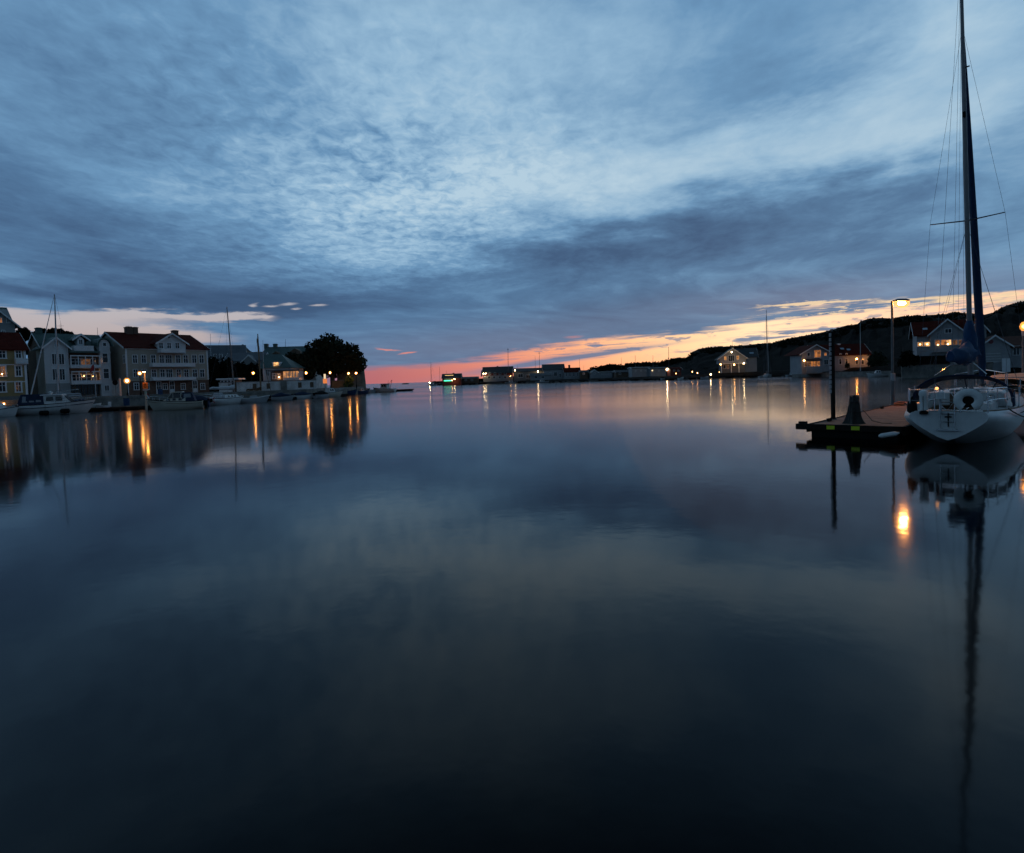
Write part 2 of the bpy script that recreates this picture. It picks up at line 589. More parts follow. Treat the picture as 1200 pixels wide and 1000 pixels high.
ROPE_PALE = mat('pale_rope', (0.45, 0.40, 0.32), 0.9, 0.2, 12)
REDCLOTH = mat('red_cloth', (0.30, 0.02, 0.025), 0.8, 0.2, 3)
YELLOWREF = mat('yellow_reflector', (0.60, 0.72, 0.02), 0.4, 0.08, 4)
ORANGE_SIGN = mat('orange_sign', (0.80, 0.22, 0.015), 0.5, 0.06, 3)
TARP = mat('dark_tarpaulin', (0.018, 0.019, 0.015), 0.7, 0.5, 3.0, bump=0.02, bscale=6)
DIM_HOSE = mat('orange_hose', (0.42, 0.14, 0.05), 0.5, 0.1, 4)
SODIUM = glow_mat('sodium_lamp', (1.0, 0.37, 0.078), 150.0)
SODIUM_NEAR = glow_mat('sodium_lamp_near', (1.0, 0.35, 0.075), 1300.0)
SODIUM_EDGE = glow_mat('sodium_lamp_edge', (1.0, 0.36, 0.08), 16.0)


def glare_mat(name, c, strength, clear):
    """lamp halo: see-through shell with its own emission, standing in for lens glare"""
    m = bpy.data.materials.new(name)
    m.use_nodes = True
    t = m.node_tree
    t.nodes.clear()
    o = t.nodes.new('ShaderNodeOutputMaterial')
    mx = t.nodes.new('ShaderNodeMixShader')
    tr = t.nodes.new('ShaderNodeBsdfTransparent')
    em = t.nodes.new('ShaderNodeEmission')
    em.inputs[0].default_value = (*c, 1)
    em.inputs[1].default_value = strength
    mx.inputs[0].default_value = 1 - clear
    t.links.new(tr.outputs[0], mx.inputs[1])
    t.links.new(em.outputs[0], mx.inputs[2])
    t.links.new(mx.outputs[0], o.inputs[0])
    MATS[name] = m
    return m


GLARE = glare_mat('glare_halo', (1.0, 0.40, 0.10), 1.5, 0.62)  # glowing shells added around the bulbs to imitate glare
GLARE_NEAR = glare_mat('glare_halo_near', (1.0, 0.34, 0.06), 2.6, 0.55)
GLARE_PALE = glare_mat('glare_halo_pale', (1.0, 0.62, 0.30), 1.3, 0.62)
WARM = glow_mat('warm_lamp', (1.0, 0.46, 0.14), 85.0)
WARM_DIM = glow_mat('dim_warm_lamp', (1.0, 0.55, 0.22), 9.0)
PALE = glow_mat('pale_lamp', (1.0, 0.70, 0.36), 130.0)
GREEN_NEON = glow_mat('green_neon', (0.06, 0.85, 0.42), 3.2)
AMBER_STRIP = glow_mat('amber_strip', (1.0, 0.62, 0.22), 1.6)
PANE_WARM = lit_pane('lit_pane_warm', (1.0, 0.42, 0.12), 0.75)
PANE_AMBER = lit_pane('lit_pane_amber', (1.0, 0.34, 0.08), 0.55)
PANE_DIM = lit_pane('lit_pane_dim', (1.0, 0.42, 0.16), 0.16)
PANE_BRIGHT = lit_pane('lit_pane_bright', (1.0, 0.50, 0.18), 1.7)

# ------------------------------------------------------------------ water
wm = MB()
wm.add([(-9000, -400, 0), (9000, -400, 0), (9000, 14000, 0), (-9000, 14000, 0)], [(0, 1, 2, 3)])
struct(wm.build('water', water_mat()))

# ------------------------------------------------------------------ left bank: quay, hillside
U = Vector((0.6, 0.8, 0))          # the street front runs this way
VV = Vector((-0.8, 0.6, 0))        # away from the water
TH = math.atan2(0.8, 0.6)
QZ = 1.6


def poly_slab(pts, z0, z1):
    m = MB()
    lo = [(x, y, z0) for x, y in pts]
    return m.loft([lo, [(x, y, z1) for x, y in pts]], True, True)


quay_edge = [(-86, 44), (-70.5, 64), (-56.5, 84.0), (-48.9, 93.2), (-44, 99.7), (-38.6, 108), (-37.0, 128), (-38.6, 152), (-44, 166)]
struct(poly_slab(quay_edge + [(-70, 190), (-260, 190), (-260, 44)], -2.0, QZ).build('quay', ASPHALT))
km = MB()                                            # stone coping and face along the water
for (xa, ya), (xb, yb) in zip(quay_edge, quay_edge[1:]):
    d = Vector((xb - xa, yb - ya, 0)).normalized()
    n_ = Vector((d.y, -d.x, 0))
    a_, b_ = Vector((xa, ya, 0)), Vector((xb, yb, 0))
    km.prism([a_ + n_ * 0.25 + Vector((0, 0, -2)), b_ + n_ * 0.25 + Vector((0, 0, -2)), b_ + n_ * 0.25 + Vector((0, 0, QZ - 0.28)), a_ + n_ * 0.25 + Vector((0, 0, QZ - 0.28))], (0, 0, 0), -n_ * 0.2)
    km.prism([a_ + n_ * 0.32 + Vector((0, 0, QZ - 0.28)), b_ + n_ * 0.32 + Vector((0, 0, QZ - 0.28)), b_ + n_ * 0.32 + Vector((0, 0, QZ + 0.12)), a_ + n_ * 0.32 + Vector((0, 0, QZ + 0.12))], (0, 0, 0), -n_ * 0.55)
struct(km.build('quay_wall', STONE))


def terrain(name, rows, material, jag=0.0, seed=1, sub=4):
    """rows: list of polylines of equal length (3d points), lofted with noise"""
    rr = random.Random(seed)
    rows = [[Vector(p) for p in r_] for r_ in rows]
    m = MB()
    fine_rows = []
    for r0, r1 in zip(rows, rows[1:]):
        for s_ in range(sub):
            t = s_ / sub
            fine_rows.append([a.lerp(b_, t) for a, b_ in zip(r0, r1)])
    fine_rows.append(rows[-1])
    out = []
    for i, r_ in enumerate(fine_rows):
        o = []
        for a, b_ in zip(r_, r_[1:]):
            for s_ in range(sub):
                o.append(a.lerp(b_, s_ / sub))
        o.append(r_[-1])
        edge = 0.15 if i in (0,) else 1.0
        out.append([p + Vector((rr.uniform(-1, 1) * jag, rr.uniform(-1, 1) * jag, rr.uniform(-1, 1) * jag * 0.55)) * edge for p in o])
    m.loft(out, False, False)
    return struct(m.build(name, material, smooth=False))


# the town climbs a rocky slope behind the front row
base_l = [Vector((-170, 60, 0)), Vector((-120, 84, 0)), Vector((-100, 108, 0)), Vector((-88, 128, 0)), Vector((-78, 146, 0)), Vector((-66, 160, 0)), Vector((-58, 170, 0))]
rows = []
for dd, zz in ((0, QZ - 0.1), (10, 4.5), (24, 8.0), (50, 10.5), (90, 9.0)):
    rows.append([p + VV * dd + Vector((0, 0, zz * (1 if i < 4 else (0.75 if i == 4 else 0.45)))) for i, p in enumerate(base_l)])
terrain('hillside', rows, HEATH, 0.5, 5, 3)


# ------------------------------------------------------------------ houses
class House:
    def __init__(self, name, label, cat, px, D, z, th=TH, group=None):
        self.o = at(px, D, z)
        self.th = th
        self.u = Vector((math.cos(th), math.sin(th), 0))
        self.v = Vector((-math.sin(th), math.cos(th), 0))
        self.e = empty(name, label, cat, self.o, th, group)
        self.cut = []

    def hit(self, px, py, off=0.0):
        """local x and z where the line of sight (px, py) meets the plane y = off"""
        d = ray(px, py)
        q = self.o + self.v * off - Vector((0, 0, CAM_H))
        t = q.dot(self.v) / d.dot(self.v)
        p = Vector((0, 0, CAM_H)) + d * t - self.o
        return p.dot(self.u), p.z

    def hitx(self, px, py, off=0.0):
        """local y and z where the line of sight meets the gable plane x = off"""
        d = ray(px, py)
        q = self.o + self.u * off - Vector((0, 0, CAM_H))
        t = q.dot(self.u) / d.dot(self.u)
        p = Vector((0, 0, CAM_H)) + d * t - self.o
        return p.dot(self.v), p.z

    def part(self, m, name, material, parent=None, smooth=False):
        return m.build(name, material, parent or self.e, smooth)

    def window(self, x0, x1, z0, z1, y=0.0, nx=2, nz=2, frame=WHITE, pane=GLASS, c=0.11, name='window', side=None):
        """casing with sill and glazing bars, pane set back in it; side = 'x' puts it on a gable plane x = y"""
        m = MB()
        d0, d1 = -0.09, 0.03
        if z1 - z0 < 0.2 or x1 - x0 < 0.2:
            return
        def bx(a, b_, zz0, zz1, e=d0, f=d1):
            if side == 'x':
                m.box(y + e, y + f, a, b_, zz0, zz1)
            elif side == '-x':
                m.box(y - f, y - e, a, b_, zz0, zz1)
            else:
                m.box(a, b_, y + e, y + f, zz0, zz1)
        bx(x0 - c, x0, z0, z1); bx(x1, x1 + c, z0, z1)
        bx(x0 - c, x1 + c, z1, z1 + c, d0 - 0.02); bx(x0 - c - 0.04, x1 + c + 0.04, z0 - c, z0, d0 - 0.05)
        for i in range(1, nx):
            xm = x0 + (x1 - x0) * i / nx
            bx(xm - 0.035, xm + 0.035, z0, z1, d0 + 0.02)
        for i in range(1, nz):
            zm = z0 + (z1 - z0) * (i / nz if nz > 2 else 0.62)
            bx(x0, x1, zm - 0.03, zm + 0.03, d0 + 0.025)
        f = self.part(m, name, frame)
        g = MB()
        if side == 'x':
            g.box(y - 0.035, y + 0.01, x0, x1, z0, z1)
        elif side == '-x':
            g.box(y - 0.01, y + 0.035, x0, x1, z0, z1)
        else:
            g.box(x0, x1, y - 0.035, y + 0.01, z0, z1)
        g.build('pane', pane, f)
        return f

    def pwin(self, px, py, wpx, hpx, y=0.0, **kw):
        """window centred on a pixel of the photograph, on the facade plane y"""
        xa, _ = self.hit(px - wpx / 2, py, y)
        xb, _ = self.hit(px + wpx / 2, py, y)
        _, za = self.hit(px, py + hpx / 2, y)
        _, zb = self.hit(px, py - hpx / 2, y)
        return self.window(xa, xb, za, zb, y, **kw)

    def gable_roof(self, x0, x1, y0, y1, ze, zr, material, name='roof', over=0.35, t=0.16, axis='x', parent=None, trim=WHITE):
        """saddle roof, ridge along local x (or y), with bargeboards"""
        m = MB()
        b = MB()
        if axis == 'x':
            ym = (y0 + y1) / 2
            s = (zr - ze) / (ym - y0)
            a0, a1, zo = y0 - over, y1 + over, ze - s * over
            X0, X1 = x0 - over, x1 + over
            m.prism([(X0, a0, zo), (X0, ym, zr), (X0, a1, zo), (X0, a1, zo + t), (X0, ym, zr + t * 1.15), (X0, a0, zo + t)], (0, 0, 0), (X1 - X0, 0, 0))
            bl_ = []
            for X, dd in ((X0, -0.06), (X1, 0.06)):
                b = MB()
                bl_.append(b)
                b.prism([(X, a0 - .02, zo - .12), (X, ym, zr - .12), (X, a1 + .02, zo - .12), (X, a1 + .02, zo + t + .03), (X, ym, zr + t * 1.15 + .03), (X, a0 - .02, zo + t + .03)], (0, 0, 0), (dd, 0, 0))
        else:
            xm = (x0 + x1) / 2
            s = (zr - ze) / (xm - x0)
            a0, a1, zo = x0 - over, x1 + over, ze - s * over
            Y0, Y1 = y0 - over, y1
            m.prism([(a0, Y0, zo), (xm, Y0, zr), (a1, Y0, zo), (a1, Y0, zo + t), (xm, Y0, zr + t * 1.15), (a0, Y0, zo + t)], (0, 0, 0), (0, Y1 - Y0, 0))
            b.prism([(a0 - .02, Y0, zo - .14), (xm, Y0, zr - .14), (a1 + .02, Y0, zo - .14), (a1 + .02, Y0, zo + t + .04), (xm, Y0, zr + t * 1.15 + .04), (a0 - .02, Y0, zo + t + .04)], (0, 0, 0), (0, -0.07, 0))
        r_ = self.part(m, name, material, parent)
        if trim:
            for b in (bl_ if axis == 'x' else [b]):
                b.build('bargeboard', trim, r_)
        return r_

    def walls(self, x0, x1, y0, y1, z0, ze, zr, material, axis='x', name='wall'):
        m = MB()
        if axis == 'x':
            ym = (y0 + y1) / 2
            m.prism([(x0, y0, z0), (x0, y1, z0), (x0, y1, ze), (x0, ym, zr), (x0, y0, ze)], (0, 0, 0), (x1 - x0, 0, 0))
        else:
            xm = (x0 + x1) / 2
            m.prism([(x0, y0, z0), (x1, y0, z0), (x1, y0, ze), (xm, y0, zr), (x0, y0, ze)], (0, 0, 0), (0, y1 - y0, 0))
        return self.part(m, name, material)

    def chimney(self, x, y, z0, z1, w, material, parent=None, d=None):
        d = d or w
        m = MB()
        m.box(x - w / 2, x + w / 2, y - d / 2, y + d / 2, z0, z1 - 0.25)
        m.box(x - w / 2 - .08, x + w / 2 + .08, y - d / 2 - .08, y + d / 2 + .08, z1 - 0.25, z1 - 0.08)
        m.box(x - w / 2 + .1, x + w / 2 - .1, y - d / 2 + .1, y + d / 2 - .1, z1 - 0.08, z1)
        return self.part(m, 'chimney', material, parent)

    def balcony(self, x0, x1, z0, z1, y0=0.0, depth=1.3, material=WHITE, posts=True):
        """slab with a boarded parapet and rail"""
        m = MB()
        m.box(x0, x1, y0 - depth, y0 - 0.004, z0, z0 + 0.16)
        o = self.part(m, 'balcony', WHITE_BOARD)
        g = MB()
        n = max(6, int((x1 - x0) / 0.14))
        for i in range(n):
            xa = x0 + (x1 - x0) * i / n
            g.box(xa, xa + (x1 - x0) / n - 0.018, y0 - depth, y0 - depth + 0.03, z0 + 0.165, z1 - 0.06)
        g.box(x0 - .03, x1 + .03, y0 - depth - 0.03, y0 - depth + 0.06, z1 - 0.055, z1)
        g.box(x0 - .03, x0 + .03, y0 - depth + .065, y0, z1 - 0.055, z1)
        g.box(x1 - .03, x1 + .03, y0 - depth + .065, y0, z1 - 0.055, z1)
        for xx in (x0, x1 - 0.03):
            for j in range(7):
                ya = y0 - depth + 0.07 + (depth - .1) * j / 7
                g.box(xx, xx + 0.03, ya, ya + 0.13, z0 + 0.165, z1 - 0.06)
        g.build('railing', material, o)
        return o

    def lamp(self, x, y, z, r=0.2, material=WARM, d=0.3):
        m = MB()
        m.ball((x, y - d, z), r * .55, 8)
        m_ = MB().tube([(x, y, z + r * .9), (x, y - d, z + r * 1.1), (x, y - d, z + r * .6)], 0.025, 5)
        b_ = self.part(m_, 'wall_lamp', BLACK)
        m.build('bulb', material, b_, True)
        MB().ball((x, y - d, z), r * 1.25, 12).build('glare_shell', GLARE if material in (SODIUM, WARM) else GLARE_PALE, b_, True)  # added glowing shell, the lamp's glare halo
        return b_

    def plamp(self, px, py, y, r, material):
        x, z = self.hit(px, py, y)
        return self.lamp(x, y, z, r, material)


# --- yellow house at the left edge
h = House('yellow_house', 'yellow boarded house with red tiled roof at the left edge of the harbour', 'house', 33, 100, QZ)
_, zE = h.hit(20, 409)
_, zR = h.hitx(20, 389.5, 0)
zR = zE + 3.0
L_, W_ = 11.0, 10.0
h.walls(-L_, 0, 0, W_, -0.5, zE, zR - 0.05, YELLOW_BOARD)
cb = MB()
cb.box(-0.28, 0.02, -0.05, -0.004, 0, zE); cb.box(0.004, 0.05, -0.05, 0.28, 0, zE)
for xx in (-3.6,):
    pass
for zz in (3.0, 5.9):
    cb.box(-L_, -0.29, -0.06, -0.004, zz - 0.08, zz + 0.08)
h.part(cb, 'corner_board', WHITE)
pl = MB(); pl.box(-L_, 0.06, -0.08, -0.003, -0.5, 0.55)
h.part(pl, 'plinth', CONCRETE)
rf = h.gable_roof(-L_, 0, 0, W_, zE, zR, TILE, over=0.5)
h.chimney(-3.4, W_ / 2, zR - 0.8, zR + 1.0, 0.8, BRICK, rf)
for py, hp in ((415.5, 8), (435, 11), (453.5, 11)):
    for px, wp in ((2.5, 7), (21.5, 5.6)):
        lit = GLASS
        if py == 435 and px < 5:
            lit = PANE_DIM
        h.pwin(px, py, wp, hp, pane=lit, nx=2, nz=2, c=0.2)
    h.pwin(-17, py, 7, hp)
xa, za = h.hit(17, 427); xb, zb = h.hit(31, 420.5)
h.balcony(xa, xb, za, zb, 0, 1.0)
x_, z_ = h.hit(1.8, 438.5)
h.lamp(x_, 0, z_, 0.11, WARM)

# --- grey house higher up behind it
h = House('grey_house', 'tall grey house with green roof and lit window above the yellow house', 'house', 20, 122, 7.0)
_, zE = h.hit(21, 379.5)
h.walls(-12, 0, 0, 9, -3, zE, zE + 3.6, GREY_BOARD)
h.walls(-6.5, 0, -0.6, 8, -3, zE - .2, zE + 3.0, GREY_BOARD, axis='y', name='gable_wing')
rf = h.gable_roof(-12, -0.4, 0.4, 9, zE, zE + 3.6, COPPER)
h.gable_roof(-6.5, 0, -0.6, 4.5, zE - .2, zE + 3.0, COPPER, axis='y', over=0.7)
for px in (0.6, 9.5):
    h.pwin(px, 375.5, 3.0, 5.5, y=-0.6, pane=PANE_AMBER if px < 5 else GLASS)
h.pwin(4.0, 391, 3, 7, y=-0.6)

# --- white house with green copper roof and two gables
h = House('white_gabled_house', 'white house with green copper roof, stacked verandas and a flag', 'house', 54.5, 104, QZ)
xr, _ = h.hit(130.5, 440)
_, zE = h.hit(66, 411)
_, zR = h.hitx(33, 391, 0)
zR = zE + 3.4
W_ = 11.0
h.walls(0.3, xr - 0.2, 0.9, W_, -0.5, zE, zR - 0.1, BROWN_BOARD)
rf = h.gable_roof(0.3, xr - 0.2, 0.9, W_, zE, zR, COPPER, over=0.4)
h.chimney(1.0, 6.2, zR - 0.6, zR + 1.2, 0.9, COPPER, rf)
# left gable wing
x1, _ = h.hit(81, 430)
_, zg = h.hit(66, 396.0)
_, zge = h.hit(56, 407)
h.walls(0, x1, 0, 4.5, -0.5, zge, zg, WHITE_BOARD, axis='y', name='gable_wing')
h.gable_roof(0, x1, 0, 5.5, zge, zg, COPPER, axis='y', over=0.45, name='wing_roof')
for px in (63.2, 71.4):
    h.pwin(px + 0.6, 421, 5.6, 12, nx=2, nz=1, c=0.12)
    h.pwin(px + 1.4, 439, 5.6, 12.5, nx=2, nz=1, c=0.12)
h.pwin(66, 403, 3.8, 7, nx=2, nz=1)
# narrow right wing with a rounded gable
x0, _ = h.hit(117.5, 430)
_, zw = h.hit(124, 398)
_, zwe = h.hit(118, 405)
m = MB()
prof = [(x0, 0, -0.5), (xr, 0, -0.5), (xr, 0, zwe)]
for i in range(1, 9):
    a = math.pi * i / 9
    prof.append(((x0 + xr) / 2 + (xr - x0) / 2 * math.cos(a), 0, zwe + (zw - zwe) * math.sin(a)))
prof.append((x0, 0, zwe))
m.prism(prof, (0, 0, 0), (0, 3.5, 0))
h.part(m, 'gable_wing', WHITE_BOARD)
m = MB()
arc_o, arc_i = [], []
for i in range(0, 11):
    a = math.pi * i / 10
    cx = (x0 + xr) / 2
    arc_o.append((cx + ((xr - x0) / 2 + .45) * math.cos(a), -0.4, zwe - .1 + (zw - zwe + .45) * math.sin(a)))
    arc_i.append((cx + ((xr - x0) / 2 + .2) * math.cos(a), -0.4, zwe - .1 + (zw - zwe + .2) * math.sin(a)))
m.loft([[p + Vector((0, yy, 0)) for p in map(Vector, arc_o + arc_i[::-1])] for yy in (0, 5.2)], True, True)
h.part(m, 'wing_roof', COPPER)
h.pwin(123.0, 419.8, 5.6, 10.5, nx=1, nz=2, c=0.16)
h.pwin(124.4, 438, 5.8, 11, nx=1, nz=2, c=0.16)
h.pwin(125.2, 455, 4.6, 6, nx=2, nz=1, c=0.14)
h.pwin(122.4, 403.8, 3.6, 3.6, nx=1, nz=1, c=0.12)
# verandas between the wings
xa, xb = x1 + 0.1, x0 - 0.1
for (pt_, pb_), nm in (((427.5, 431.5), 1), ((446, 450.5), 2)):
    _, z1_ = h.hit(100, pt_, -0.6)
    _, z0_ = h.hit(100, pb_, -0.6)
    h.balcony(xa, xb, z0_, z1_, 0.85, 1.5)
    pm = MB()
    for i in range(5):
        xx = xa + 0.1 + (xb - xa - 0.2) * i / 4
        h.part(MB().box(xx - 0.06, xx + 0.06, -0.55, -0.43, z1_, z1_ + 1.55), 'veranda_post', WHITE)
    pm.box(xa, xb, -0.56, -0.42, z1_ + 1.554, z1_ + 1.75)
    h.part(pm, 'veranda_beam', WHITE)
    for i in range(5):
        xx = xa + 0.35 + (xb - xa - 0.7) * (i + 0.5) / 5
        h.window(xx - 0.36, xx + 0.36, z0_ + 0.25, z1_ + 1.15, 0.9, nx=1, nz=2, pane=(PANE_DIM if (nm == 1 and i in (2, 3)) else GLASS))
_, zb0 = h.hit(100, 411.5, -0.8); _, zb1 = h.hit(100, 405.2, -0.8)
x2, _ = h.hit(87.5, 408, -0.8); x3, _ = h.hit(110.5, 408, -0.8)
h.balcony(x2, x3, zb0, zb1, 1.2, 1.8)
m = MB(); m.box(xa, xb, -0.7, 0.9, zb0 - 0.32, zb0 - 0.01)
h.part(m, 'veranda_roof', COPPER)
# dormer over the balcony
xd0, zd0 = h.hit(90.5, 404, 1.8); xd1, zd1 = h.hit(98.5, 398, 1.8)
h.walls(xd0, xd1, 1.8, 5, zb0, zd1, zd1 + 0.6, WHITE_BOARD, axis='y', name='dormer')
h.gable_roof(xd0 - .5, xd1 + .6, 1.8, 6, zd1, zd1 + 0.9, COPPER, axis='y', over=0.3, name='dormer_roof')
h.pwin(94.5, 400.8, 4.0, 5.2, y=1.8, nx=2, nz=1)
m = MB(); m.box(xa, xb, -0.62, -0.5, -0.5, 1.9); m.box(xa, xb, -0.5, 0.85, -0.5, 0.1)
gs = MB()
for i in range(5):
    xx = xa + (xb - xa) * (i + 0.5) / 5
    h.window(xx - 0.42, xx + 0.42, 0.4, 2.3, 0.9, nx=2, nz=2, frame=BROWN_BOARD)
for px, py, r_ in ((97.8, 441, .10), (108.5, 441, .11), (116.3, 422.5, .06)):
    h.plamp(px, py, 0.7 if px < 115 else -0.1, r_, WARM)
x_, z_ = h.hit(107, 440, 0.7)
_, zz0 = h.hit(111.5, 443, -0.9); x4, zz1 = h.hit(112.0, 424, -0.9)
# ground storey of the wings in pinkish render
m = MB(); m.box(-0.02, x1 + .02, -0.06, -0.003, -0.5, 2.6); h.part(m, 'base_course', GREY_BOARD)
# low lean-to wall right of the house
m = MB(); xq, _ = h.hit(147, 452, 0.6)
m.box(xr + 0.02, xq, 0.5, 0.8, -0.4, 2.9)
h.part(m, 'yard_wall', LIMEWALL)

# flag hanging from a pole before the verandas
fe = empty('flagpole', 'flagpole with drooping dark red flag before the green roofed house', 'flagpole', at(112.6, 96, QZ))
MB().tube([(0, 0, 0), (0, 0, 6.0)], [0.06, 0.035], 6).build('pole', MASTWHITE, fe)
fl = MB()
rows_ = []
for i in range(8):
    t = i / 7
    rows_.append([(-0.05 - 0.75 * s_ * (0.4 + 0.6 * t), 0.10 * math.sin(4 * s_ + 2 * t), 5.8 - 1.2 * t - 0.5 * s_ - 0.15 * math.sin(3 * s_)) for s_ in (0, .2, .4, .6, .8, 1)])
fl.loft(rows_, False)
fl.build('flag', REDCLOTH, fe, True)

# --- big beige house with red roof
h = House('beige_apartment_house', 'large beige house with red tiled roof, brick ground floor and balconies', 'house', 149.5, 112, QZ)
xr, _ = h.hit(243.8, 430)
_, zE = h.hit(151, 407.5)
W_ = 17.0
_, zR = h.hitx(128, 389.5, 0)
h.walls(0, xr, 0, W_, -0.5, zE, zR - 0.1, BEIGE_BOARD)
rf = h.gable_roof(0, xr, 0, W_, zE, zR, TILE, over=0.4)
_, zbk = h.hit(200, 446.3)
m = MB(); m.box(0.3, xr - 0.02, -0.10, -0.004, -0.5, zbk); m.box(0.3, xr, -0.16, -0.10, zbk - 0.12, zbk + 0.05)
h.part(m, 'ground_storey', BRICK)
m = MB(); m.box(-0.02, 0.26, -0.06, -0.004, -0.5, zE); m.box(xr - 0.24, xr + 0.02, -0.06, -0.004, zbk + .06, zE); m.box(0.27, xr - .25, -0.22, -0.006, zE - 0.3, zE - 0.02)
h.part(m, 'trim', WHITE)
# cross gable
xg0, zg0 = h.hit(184.5, 405, -0.5)
xg1, _ = h.hit(217.5, 405, -0.5)
_, zgp = h.hit(199.8, 391.5, -0.5)
_, zge = h.hit(182, 401.5, -0.5)
h.walls(xg0, xg1, -0.5, 7.5, zE - 1.0, zge, zgp, WHITE_BOARD, axis='y', name='cross_gable')
h.gable_roof(xg0, xg1, -0.5, 7.8, zge, zgp, TILE, axis='y', over=0.5, name='gable_roof')
for px in (188.6, 198, 207.6):
    h.pwin(px, 405.3, 4.4, 6, y=-0.5, nx=2, nz=2)
h.pwin(197.8, 395.5, 2.2, 2.4, y=-0.5, nx=1, nz=1)
for (pxa, pxb, pyt, pyb), dp in (((188.6, 216.6, 409.3, 413.4), 1.2), ((179, 229, 425.6, 430.0), 1.7), ((180, 230, 441.7, 446.4), 1.7)):
    yy = -dp - (0.5 if dp < 1.5 else 0)
    xa, za = h.hit(pxa, pyb, yy); xb, zb = h.hit(pxb, pyt, yy)
    h.balcony(xa, xb, za, zb, -0.5 if dp < 1.5 else 0, dp)
for i, px in enumerate((158, 168.3, 179.5, 189.5, 208.5, 217.5, 227.5, 236)):
    h.pwin(px, 421, 4.8, 9, nx=2, nz=2)
    h.pwin(px + 0.8, 437.6, 4.8, 8.6, nx=2, nz=2)
for py, hp in ((422, 11), (438.3, 10.5)):
    h.pwin(197.5 + (0.8 if py > 430 else 0), py, 7, hp, nx=3, nz=2)
h.pwin(159.8, 453, 5.0, 7.6, y=-0.1, nx=2, nz=2)
for px, hp in ((186, 10.5), (201.5, 10.5), (228.5, 10)):
    x0_, _ = h.hit(px - 2.3, 454, -0.1); x1_, _ = h.hit(px + 2.3, 454, -0.1)
    d_ = h.window(x0_, x1_, 0.2, 2.5, -0.1, nx=2, nz=2, name='door')
    m = MB(); m.box(x0_ + .05, x1_ - .05, -0.2, -0.15, 0.22, 0.95); m.build('door_panel', WHITE, d_)
for px in (172, 193.5, 214.5, 237.5):
    h.pwin(px, 453, 4.4, 6.6, y=-0.1, nx=2, nz=2)
_, zc = h.hit(150.6, 383, 6)
for px, py, w_, yy in ((150.6, 383.2, 1.25, 8), (158.2, 383.4, .8, 8), (204.6, 387.2, 1.1, 9.5)):
    x_, z_ = h.hit(px, py, yy)
    h.chimney(x_, yy, zR - 1.2, z_, w_, BRICK, rf)
y_, z_ = h.hitx(146, 421, 0)
h.window(y_ - .5, y_ + .5, z_ - .75, z_ + .75, 0, side='x')
m = MB(); m.tube([(3.9, W_ / 2, zR), (3.9, W_ / 2, zR + 1.6)], .03, 5); m.box(3.3, 4.5, W_ / 2 - .02, W_ / 2 + .02, zR + 1.45, zR + 1.5)
m.build('aerial', WIRE, rf)

# --- roofs behind the beige house
h = House('grey_roofed_house', 'low house with slate grey roof showing behind the red roofed one', 'house', 243, 150, 7.0, TH - 0.5)
_, z1_ = h.hit(262, 414); _, z0_ = h.hit(250, 404)
h.walls(-8, 9, 0, 10, -4, z0_ - 3.6, z0_ - .2, GREY_BOARD)
h.gable_roof(-8, 9, 0, 10, z0_ - 3.6, z0_, SLATE)
h.pwin(252, 418, 3, 5); h.pwin(259, 418, 3, 5)
h = House('long_blue_roofed_house', 'long pale house with blue grey roof between flagpole mast and hedge', 'house', 264, 146, 5.0, R(8))
_, z0_ = h.hit(285, 414.5, 4); xw, _ = h.hit(307, 420)
_, ze_ = h.hit(285, 423)
h.walls(0, xw, 0, 8, -4, ze_, z0_ - .1, GREY_BOARD)
h.gable_roof(0, xw, 0, 8, ze_, z0_, SLATE)
for px in (270, 279, 297):
    h.pwin(px, 427.5, 3.4, 5)
h.walls(xw * .5, xw * .85, -0.8, 4, -4, ze_ - .2, z0_ - .8, GREY_BOARD, axis='y', name='gable_wing')
h.gable_roof(xw * .5, xw * .85, -0.8, 4, ze_ - .2, z0_ - .8, SLATE, axis='y', name='wing_roof')
# church with its short spire
ch_ = empty('church', 'dark church with pointed spire on the skyline behind the harbour', 'church', at(286, 190, 8))
_t = pt(286, 403.5, 190).z - 8
_b = pt(286, 413, 190).z - 8
MB().box(-9, 8, 0, 9, -4, _b - 1.0).build('nave', STONE, ch_)
MB().prism([(-9.3, -.3, _b - 1), (-9.3, 9.3, _b - 1), (-9.3, 4.5, _b + .3)], (0, 0, 0), (17.6, 0, 0)).build('nave_roof', DARK_ROOF, ch_)
MB().box(-1.9, 1.9, -1.9, 1.9, -4, _b + 0.4).build('tower', STONE, ch_)
MB().lathe([(2.3, _b + .4), (1.5, _b + 1.2), (0.55, _b + 2.0 + (_t - _b) * .1), (0.05, _t)], 8).build('spire', DARK_ROOF, ch_)

# --- large green roofed building left of the big tree
h = House('green_hip_roofed_hall', 'large building with green copper hip roof and two chimneys behind the quay', 'building', 306, 150, 3.0, R(6))
_, zR = h.hit(335, 406.3, 7)
x0, ze = h.hit(301, 423); x1, _ = h.hit(369, 423)
xa, _ = h.hit(313, 406.5, 7); xb, _ = h.hit(361, 406.5, 7)
m = MB(); m.box(x0, x1, 0, 14, -2, ze)
h.part(m, 'wall', LIMEWALL)
m = MB()
m.add([(x0 - .5, -.5, ze), (x1 + .5, -.5, ze), (x1 + .5, 14.5, ze), (x0 - .5, 14.5, ze), (xa, 7, zR), (xb, 7, zR)], [(0, 1, 5, 4), (1, 2, 5), (2, 3, 4, 5), (3, 0, 4), (0, 3, 2, 1)])
rf = h.part(m, 'roof', COPPER)
for px in (312, 322.6):
    x_, z_ = h.hit(px, 403.0, 7)
    h.chimney(x_, 7, zR - 1.2, z_, 0.95, COPPER, rf)
